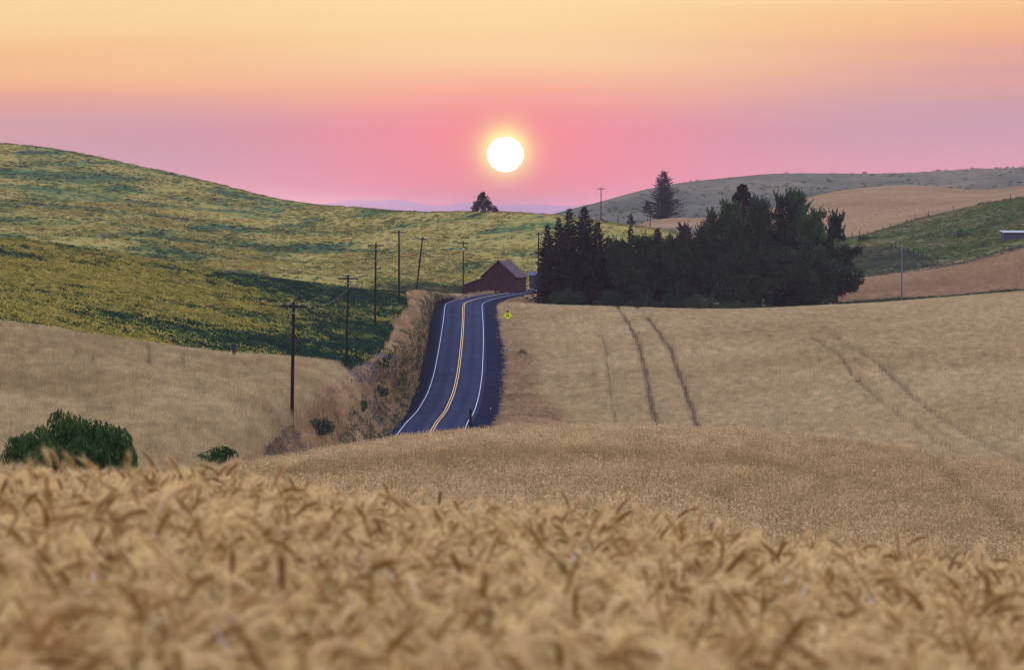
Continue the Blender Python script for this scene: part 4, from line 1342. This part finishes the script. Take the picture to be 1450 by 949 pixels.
def simple_house(name, base, rz, w, l, he, hp, wall, roof, label, cat, flat=False, openings=()):
    t = empty(name, base, label, cat, rz=rz)
    b = MB()
    if flat:
        b.add([(-w / 2, 0, -.5), (w / 2, 0, -.5), (w / 2, 0, hp), (-w / 2, 0, hp), (-w / 2, l, -.5), (w / 2, l, -.5), (w / 2, l, he), (-w / 2, l, he)],
              [[0, 1, 2, 3], [7, 6, 5, 4], [1, 5, 6, 2], [4, 0, 3, 7], [3, 2, 6, 7]])
        b.build('wall', wall, t)
        b = MB(); roof_plane(b, (-w / 2 - .3, -.4, hp + .05), (w / 2 + .3, -.4, hp + .05), (w / 2 + .3, l + .3, he + .05), (-w / 2 - .3, l + .3, he + .05), .12)
    else:
        b.add([(-w / 2, 0, -.5), (w / 2, 0, -.5), (w / 2, l, -.5), (-w / 2, l, -.5), (-w / 2, 0, he), (w / 2, 0, he), (w / 2, l, he), (-w / 2, l, he), (-w / 2, l / 2, hp), (w / 2, l / 2, hp)],
              [[0, 1, 5, 4], [2, 3, 7, 6], [1, 2, 6, 9, 5], [3, 0, 4, 8, 7]])
        b.build('wall', wall, t)
        b = MB()
        k = (hp - he) / (l / 2)
        roof_plane(b, (-w / 2 - .4, l / 2, hp + .03), (w / 2 + .4, l / 2, hp + .03), (w / 2 + .4, -.4, he - .4 * k + .03), (-w / 2 - .4, -.4, he - .4 * k + .03), .1)
        roof_plane(b, (-w / 2 - .4, l / 2, hp + .03), (w / 2 + .4, l / 2, hp + .03), (w / 2 + .4, l + .4, he - .4 * k + .03), (-w / 2 - .4, l + .4, he - .4 * k + .03), .1)
    b.build('roof', roof, t)
    for nm, x, z, ww, hh in openings:
        f = MB(); f.box((x, -.03, z), (ww + .16, .05, hh + .16)); fo = f.build(nm, wall, t)
        g_ = MB(); g_.box((x, -.06, z), (ww, .03, hh)); g_.build('pane' if nm == 'window' else 'leaf', M['glass'] if nm == 'window' else wall, fo)
    return t


simple_house('shed', stand(757, 838), math.radians(-8), 2.4, 4, 2.9, 3.6, M['shed_wall'], M['tin_roof'], 'small grey-roofed shed between the barn and the roadside spruce', 'shed')
simple_house('farmhouse', stand(985, 800), math.radians(12), 9, 7, 6.4, 9.4, M['house_wall'], M['house_roof'], 'farmhouse with a pale blue roof almost hidden behind the windbreak', 'house', openings=(('window', -2.4, 4.4, 1, 1.3), ('window', 2.4, 4.4, 1, 1.3), ('window', -2.4, 1.5, 1, 1.3), ('door', .3, 1.1, 1, 2.1)))
sh = stand(1447, 882)
ytop_sh = float(at(1447, 327.5, 882)[2] - sh[2])
simple_house('shed', sh, math.radians(4), 8.2, 4.0, ytop_sh, max(1.1, ytop_sh - .4), M['shed_wall'], M['pale_roof'], 'long low blue-grey livestock shed with a pale flat roof in the pasture', 'shed', flat=True)

# ------------------------------------------------------------------ fences
def fence(name, line, label, h=1.2, step=2, n_post=9, wires=3, d0=None):
    L = np.array([hit(x, y) for x, y in line])
    s = np.r_[0, np.cumsum(np.linalg.norm(np.diff(L, axis=0), axis=1))]
    q = np.linspace(0, s[-1], n_post)
    P = np.stack([np.interp(q, s, L[:, k]) for k in range(3)], 1)
    P[:, 2] = [gz(a, b) for a, b in P[:, :2]]
    t = empty(name, P[0], label, 'fence')
    for k, p in enumerate(P - P[0]):
        b = MB(); hh = h * rng.uniform(.9, 1.35)
        b.tube([p + [0, 0, -.3], p + [rng.normal(0, .04), 0, hh]], [.1, .085], 6)
        b.build('post', M['pole_wood'], t)
    for k in range(wires):
        b = MB(); b.tube((P - P[0]) + np.array([0, 0, h * (k + 1) / wires * .92]), .012, 3)
        b.build('wire', M['cable'], t)
    return t


fence('fence', [(1196, 341), (1212, 336.5), (1258, 323.5), (1305, 311), (1353, 299), (1401, 288.5), (1449, 280), (1500, 272)], 'post and wire fence along the top edge of the green pasture', 1.4, n_post=14)
fence('fence', [(1262, 353), (1278, 357), (1300, 363), (1320, 370), (1338, 378)], 'short dark post fence dipping down the lower pasture', 1.1, n_post=12)


def single_post(name, x, d, h, r, mat, label, cat, group=None, cap=None, extra=None):
    t = empty(name, stand(x, d), label, cat, group)
    b = MB(); b.tube([(0, 0, -.4), (0, 0, h * .5), (.01, 0, h)], [r, r * .95, r * .9], 7); b.build('shaft', mat, t)
    if cap:
        c = MB(); c.box((0, -r - .015, h - cap[1] / 2 - .03), (cap[0], .02, cap[1])); c.build('reflector', cap[2], t)
    return t


G_M = 'roadside marker posts'


def on_road(i_d, off):
    i = int(np.argmin(np.abs(RC[:, 1] - i_d)))
    return RC[i] + SIDE[i] * off


def marker(d, off, label, h=1.15, cap=True):
    p = on_road(d, off)
    x = CX + FPX * p[0] / p[1]
    return single_post('marker_post', x, p[1], h, .05, M['dark_metal'], label, 'marker post', G_M, (.1, .16, M['white_plastic']) if cap else None)


marker(772, 4.6, 'thin marker post at the inside of the bend where the road turns')
marker(800, 4.9, 'farthest thin marker post, beside the road past the bend')
marker(610, 5.6, 'white-reflector marker post right of the road, between teal marker and warning sign')
marker(450, 5.6, 'marker post with white reflector on the right shoulder near the bottom of the road')
marker(447, -6.6, 'thin marker post on the left shoulder near the bottom of the road')
marker(402, -8.0, 'thin marker post at the foot of the bank just above the knoll', 1.2)
single_post('fence_post', 666, 172, 1.95, .06, M['pole_wood'], 'dark wooden post standing behind the wheat knoll in front of the road', 'post')
for x, d, lab in ((875, 1060, 'dark post in the gap above the low middle of the windbreak'), (920.5, 1120, 'weathered post left of the small tan knoll')):
    single_post('fence_post', x, d, 3.0, .14, M['pole_wood'], lab, 'post')

# utility pedestal in the left wheat
t = empty('utility_pedestal', stand(331, 385), 'dark box-topped utility pedestal at the edge of the left wheat', 'pedestal')
b = MB(); b.box((0, 0, .65), (.34, .34, 1.5), taper=.95); b.build('base', M['dark_metal'], t)
b = MB(); b.box((0, 0, 1.62), (.5, .46, .5), taper=.9); b.build('lid', M['dark_metal'], t)

# warning sign
p = on_road(640, 7.6)
sx = 719.0
base = stand(sx, 640)
t = empty('warning_sign', base, 'yellow-green diamond warning sign with a black school bus and arrow right of the road', 'road sign')
zc = float(at(sx, 446.5, 640)[2] - base[2])
b = MB(); b.box((0, .05, zc / 2 - .2), (.07, .06, zc + .6)); b.build('post', M['steel'], t)
h_ = .76
b = MB(); b.add([(0, 0, zc - h_), (h_, 0, zc), (0, 0, zc + h_), (-h_, 0, zc), (0, .02, zc - h_), (h_, .02, zc), (0, .02, zc + h_), (-h_, .02, zc)],
               [[0, 1, 2, 3], [7, 6, 5, 4], [0, 4, 5, 1], [1, 5, 6, 2], [2, 6, 7, 3], [3, 7, 4, 0]])
pl = b.build('panel', M['sign_yellow'], t)
b = MB()
y = -.006
# arrow at the top
b.quads([[(-.16, y, zc + .5), (.16, y, zc + .5), (.16, y, zc + .62), (-.16, y, zc + .62)]])
b.quads([[(-.2, y, zc + .62), (.2, y, zc + .62), (0, y, zc + .88)]])
# bus front: shell, hood, wheels with the window left open
for q in ([(-.22, .02), (-.15, .02), (-.15, .27), (-.22, .27)], [(.15, .02), (.22, .02), (.22, .27), (.15, .27)], [(-.2, .27), (.2, .27), (.14, .37), (-.14, .37)],
          [(-.24, -.14), (.24, -.14), (.24, -.02), (-.24, -.02)], [(-.2, -.24), (-.09, -.24), (-.09, -.14), (-.2, -.14)], [(.09, -.24), (.2, -.24), (.2, -.14), (.09, -.14)]):
    b.quads([[(a, y, zc + c) for a, c in q]])
b.build('symbol', M['sign_black'], pl)

p = on_road(590, 7.2)
base = stand(717.5, 592)
t = empty('mile_marker', base, 'small teal marker plate on a thin post at the right shoulder', 'marker')
zc = float(at(717.5, 496, 592)[2] - base[2])
b = MB(); b.box((0, .03, zc / 2 - .1), (.05, .04, zc + .3)); b.build('post', M['steel'], t)
b = MB(); b.box((0, 0, zc), (.42, .02, .52)); b.build('plate', M['sign_teal'], t)

# ------------------------------------------------------------------ sun, sky, air
b = MB()
n_, m_ = 24, 48
dist = 60000.0
rad = 25.6 / FPX * dist
V = []
for i in range(n_ + 1):
    th = math.pi * i / n_
    for j in range(m_):
        ph = 2 * math.pi * j / m_
        V.append((rad * math.sin(th) * math.cos(ph), rad * math.sin(th) * math.sin(ph), rad * .955 * math.cos(th)))
F = [[i * m_ + j, (i + 1) * m_ + j, (i + 1) * m_ + (j + 1) % m_, i * m_ + (j + 1) % m_] for i in range(n_) for j in range(m_)]
b.add(V, F)
t_ = NT('sun_glow')
em = t_.n('ShaderNodeEmission'); em.inputs[0].default_value = (1, .93, .8, 1); em.inputs[1].default_value = 9.0
t_.l(em.outputs[0], t_.out.inputs[0])
sun_o = b.build('sun', t_.m, None, True)
sun_o.location = Vector(sd) * dist
tag(sun_o, 'white glowing sun disc low in the pink sky above the lone tree', 'sun')

L = bpy.data.lights.new('sun_light', 'SUN')
L.energy = SUN_E = 0.9
L.angle = math.radians(0.5)
L.color = (1, .56, .34)
lo = bpy.data.objects.new('sun_light', L)
lo.rotation_euler = (-Vector(sd)).to_track_quat('-Z', 'Y').to_euler()
COL.objects.link(lo)

w = bpy.data.worlds.new('World')
scene.world = w
w.use_nodes = True
T = w.node_tree
T.nodes.clear()
nn = T.nodes.new
lk = T.links.new


def wmath(op, a, b=0.0, c=None, clamp=False):
    m = nn('ShaderNodeMath'); m.operation = op; m.use_clamp = clamp
    for s, v_ in zip(m.inputs, (a, b, c)):
        if v_ is None: continue
        if isinstance(v_, bpy.types.NodeSocket): lk(v_, s)
        else: s.default_value = v_
    return m.outputs[0]


def wramp(fac, stops, interp='LINEAR'):
    r = nn('ShaderNodeValToRGB'); r.color_ramp.interpolation = interp
    e = r.color_ramp.elements
    while len(e) < len(stops): e.new(.5)
    for i, (p_, c_) in enumerate(stops):
        e[i].position = p_; e[i].color = c_
    lk(fac, r.inputs[0])
    return r.outputs[0]


def wmix(f, a, b, mode='MIX'):
    m = nn('ShaderNodeMix'); m.data_type = 'RGBA'; m.blend_type = mode
    for s, v_ in ((m.inputs[0], f), (m.inputs[6], a), (m.inputs[7], b)):
        if isinstance(v_, bpy.types.NodeSocket): lk(v_, s)
        else: s.default_value = v_
    return m.outputs[2]


tc = nn('ShaderNodeTexCoord')
sep = nn('ShaderNodeSeparateXYZ'); lk(tc.outputs['Generated'], sep.inputs[0])
elev = wmath('MULTIPLY', wmath('ARCSINE', sep.outputs[2]), 180 / math.pi)
# thin smoke layers, long and level
mp = nn('ShaderNodeMapping'); mp.inputs['Scale'].default_value = (4.0, 4.0, 80.0)
lk(tc.outputs['Generated'], mp.inputs[0])
nz = nn('ShaderNodeTexNoise'); nz.inputs['Scale'].default_value = 1.0; nz.inputs['Detail'].default_value = 5; nz.inputs['Roughness'].default_value = .5
lk(mp.outputs[0], nz.inputs['Vector'])
e2 = wmath('ADD', elev, wmath('SUBTRACT', wmath('MULTIPLY', wmath('SUBTRACT', nz.outputs['Fac'], .5), 1.35), wmath('MULTIPLY', wmath('MAXIMUM', wmath('MINIMUM', sep.outputs[0], .2), -.2), 2.5)))
low = wramp(wmath('DIVIDE', e2, 4.0, clamp=True), [
    (0.0, lin(222, 150, 172)), (.1, lin(216, 156, 174)), (.26, lin(204, 159, 175)), (.33, lin(206, 158, 168)), (.42, lin(222, 162, 158)),
    (.51, lin(238, 173, 143)), (.62, lin(247, 188, 140)), (.74, lin(251, 206, 149)), (1.0, lin(254, 226, 168))])
mid = wramp(wmath('DIVIDE', elev, 60.0, clamp=True), [(0.0, lin(252, 222, 175)), (.07, lin(252, 222, 175)), (.2, (.95, .84, .8, 1)), (.45, (1.1, 1.13, 1.46, 1)), (1.0, (1.2, 1.28, 1.83, 1))])
fm = wmath('DIVIDE', wmath('SUBTRACT', elev, 3.2), .9, clamp=True)
base_sky = wmix(fm, low, mid)
# glow round the sun
dv = nn('ShaderNodeVectorMath'); dv.operation = 'SUBTRACT'
lk(tc.outputs['Generated'], dv.inputs[0]); gd = ray(SUN_X, SUN_Y - 4); gd = gd / np.linalg.norm(gd)
dv.inputs[1].default_value = tuple(gd)
ln_ = nn('ShaderNodeVectorMath'); ln_.operation = 'LENGTH'; lk(dv.outputs[0], ln_.inputs[0])
rpx = wmath('MULTIPLY', ln_.outputs['Value'], FPX)


def gauss(s):
    q = wmath('DIVIDE', rpx, s)
    return wmath('EXPONENT', wmath('MULTIPLY', wmath('MULTIPLY', q, q), -1.0))


front = wmath('MULTIPLY', gauss(330.0), .72)
low_only = wmath('SUBTRACT', 1.0, wmath('DIVIDE', wmath('SUBTRACT', elev, 1.2), 1.1, clamp=True))
base_sky = wmix(wmath('MULTIPLY', gauss(420.0), wmath('MULTIPLY_ADD', low_only, -.7, .7)), base_sky, (1.03, .83, .41, 1))
g1_ = wmix(wmath('MULTIPLY', front, wmath('MULTIPLY_ADD', low_only, .86, .14)), base_sky, (1.15, .245, .285, 1))
g2_ = wmix(wmath('MULTIPLY', gauss(80.0), .5), g1_, lin(255, 158, 140))
g3_ = wmix(wmath('MULTIPLY', gauss(34.0), .45), g2_, lin(255, 225, 110))
g4_ = wmix(wmath('MULTIPLY', gauss(29.0), 1.4, clamp=True), g3_, (1.3, 1.15, .45, 1))
# the clear sky high above the smoke
ns = nn('ShaderNodeTexSky'); ns.sky_type = 'NISHITA'; ns.sun_disc = False
ns.sun_elevation = SUN_EL; ns.sun_rotation = SUN_AZ
ns.air_density = 1.0; ns.dust_density = 2.0; ns.ozone_density = 1.5
K_SKY = 0.15
nsm = nn('ShaderNodeVectorMath'); nsm.operation = 'SCALE'; lk(ns.outputs[0], nsm.inputs[0]); lk(wmath('MULTIPLY', wmath('DIVIDE', wmath('SUBTRACT', elev, 10.0), 20.0, clamp=True), K_SKY), nsm.inputs['Scale'])
full = wmix(1.0, g4_, nsm.outputs[0], 'ADD')
bg = nn('ShaderNodeBackground'); lk(full, bg.inputs[0]); bg.inputs[1].default_value = 1.0
wo = nn('ShaderNodeOutputWorld'); lk(bg.outputs[0], wo.inputs[0])

HAZE = 6.5e-5
if HAZE:
    b = MB(); b.box((0, 7200, .5), (9600, 15700, 91))
    hz = b.build('haze', None)
    hz.data.materials.clear()
    th_ = NT('haze')
    pv = th_.n('ShaderNodeVolumePrincipled')
    pv.inputs['Color'].default_value = (.84, .7, .92, 1)
    pv.inputs['Density'].default_value = HAZE
    pv.inputs['Anisotropy'].default_value = .65
    th_.l(pv.outputs[0], th_.out.inputs['Volume'])
    hz.data.materials.append(th_.m)
    tag(hz, 'thin smoky haze over the whole valley', 'haze', kind='stuff')

# ------------------------------------------------------------------ render settings
scene.render.engine = 'CYCLES'
cy = scene.cycles
cy.use_denoising = True
cy.denoiser = 'OPENIMAGEDENOISE'
cy.denoising_prefilter = 'ACCURATE'
cy.denoising_input_passes = 'RGB_ALBEDO_NORMAL'
cy.use_adaptive_sampling = False
cy.filter_width = 1.15
cy.max_bounces = 6
cy.diffuse_bounces = 3
cy.transmission_bounces = 3
cy.volume_bounces = 0
cy.sample_clamp_indirect = 4
scene.view_settings.view_transform = 'Standard'
scene.view_settings.look = 'None'
scene.view_settings.exposure = 0
scene.view_settings.gamma = 1
scene.view_settings.use_curve_mapping = False
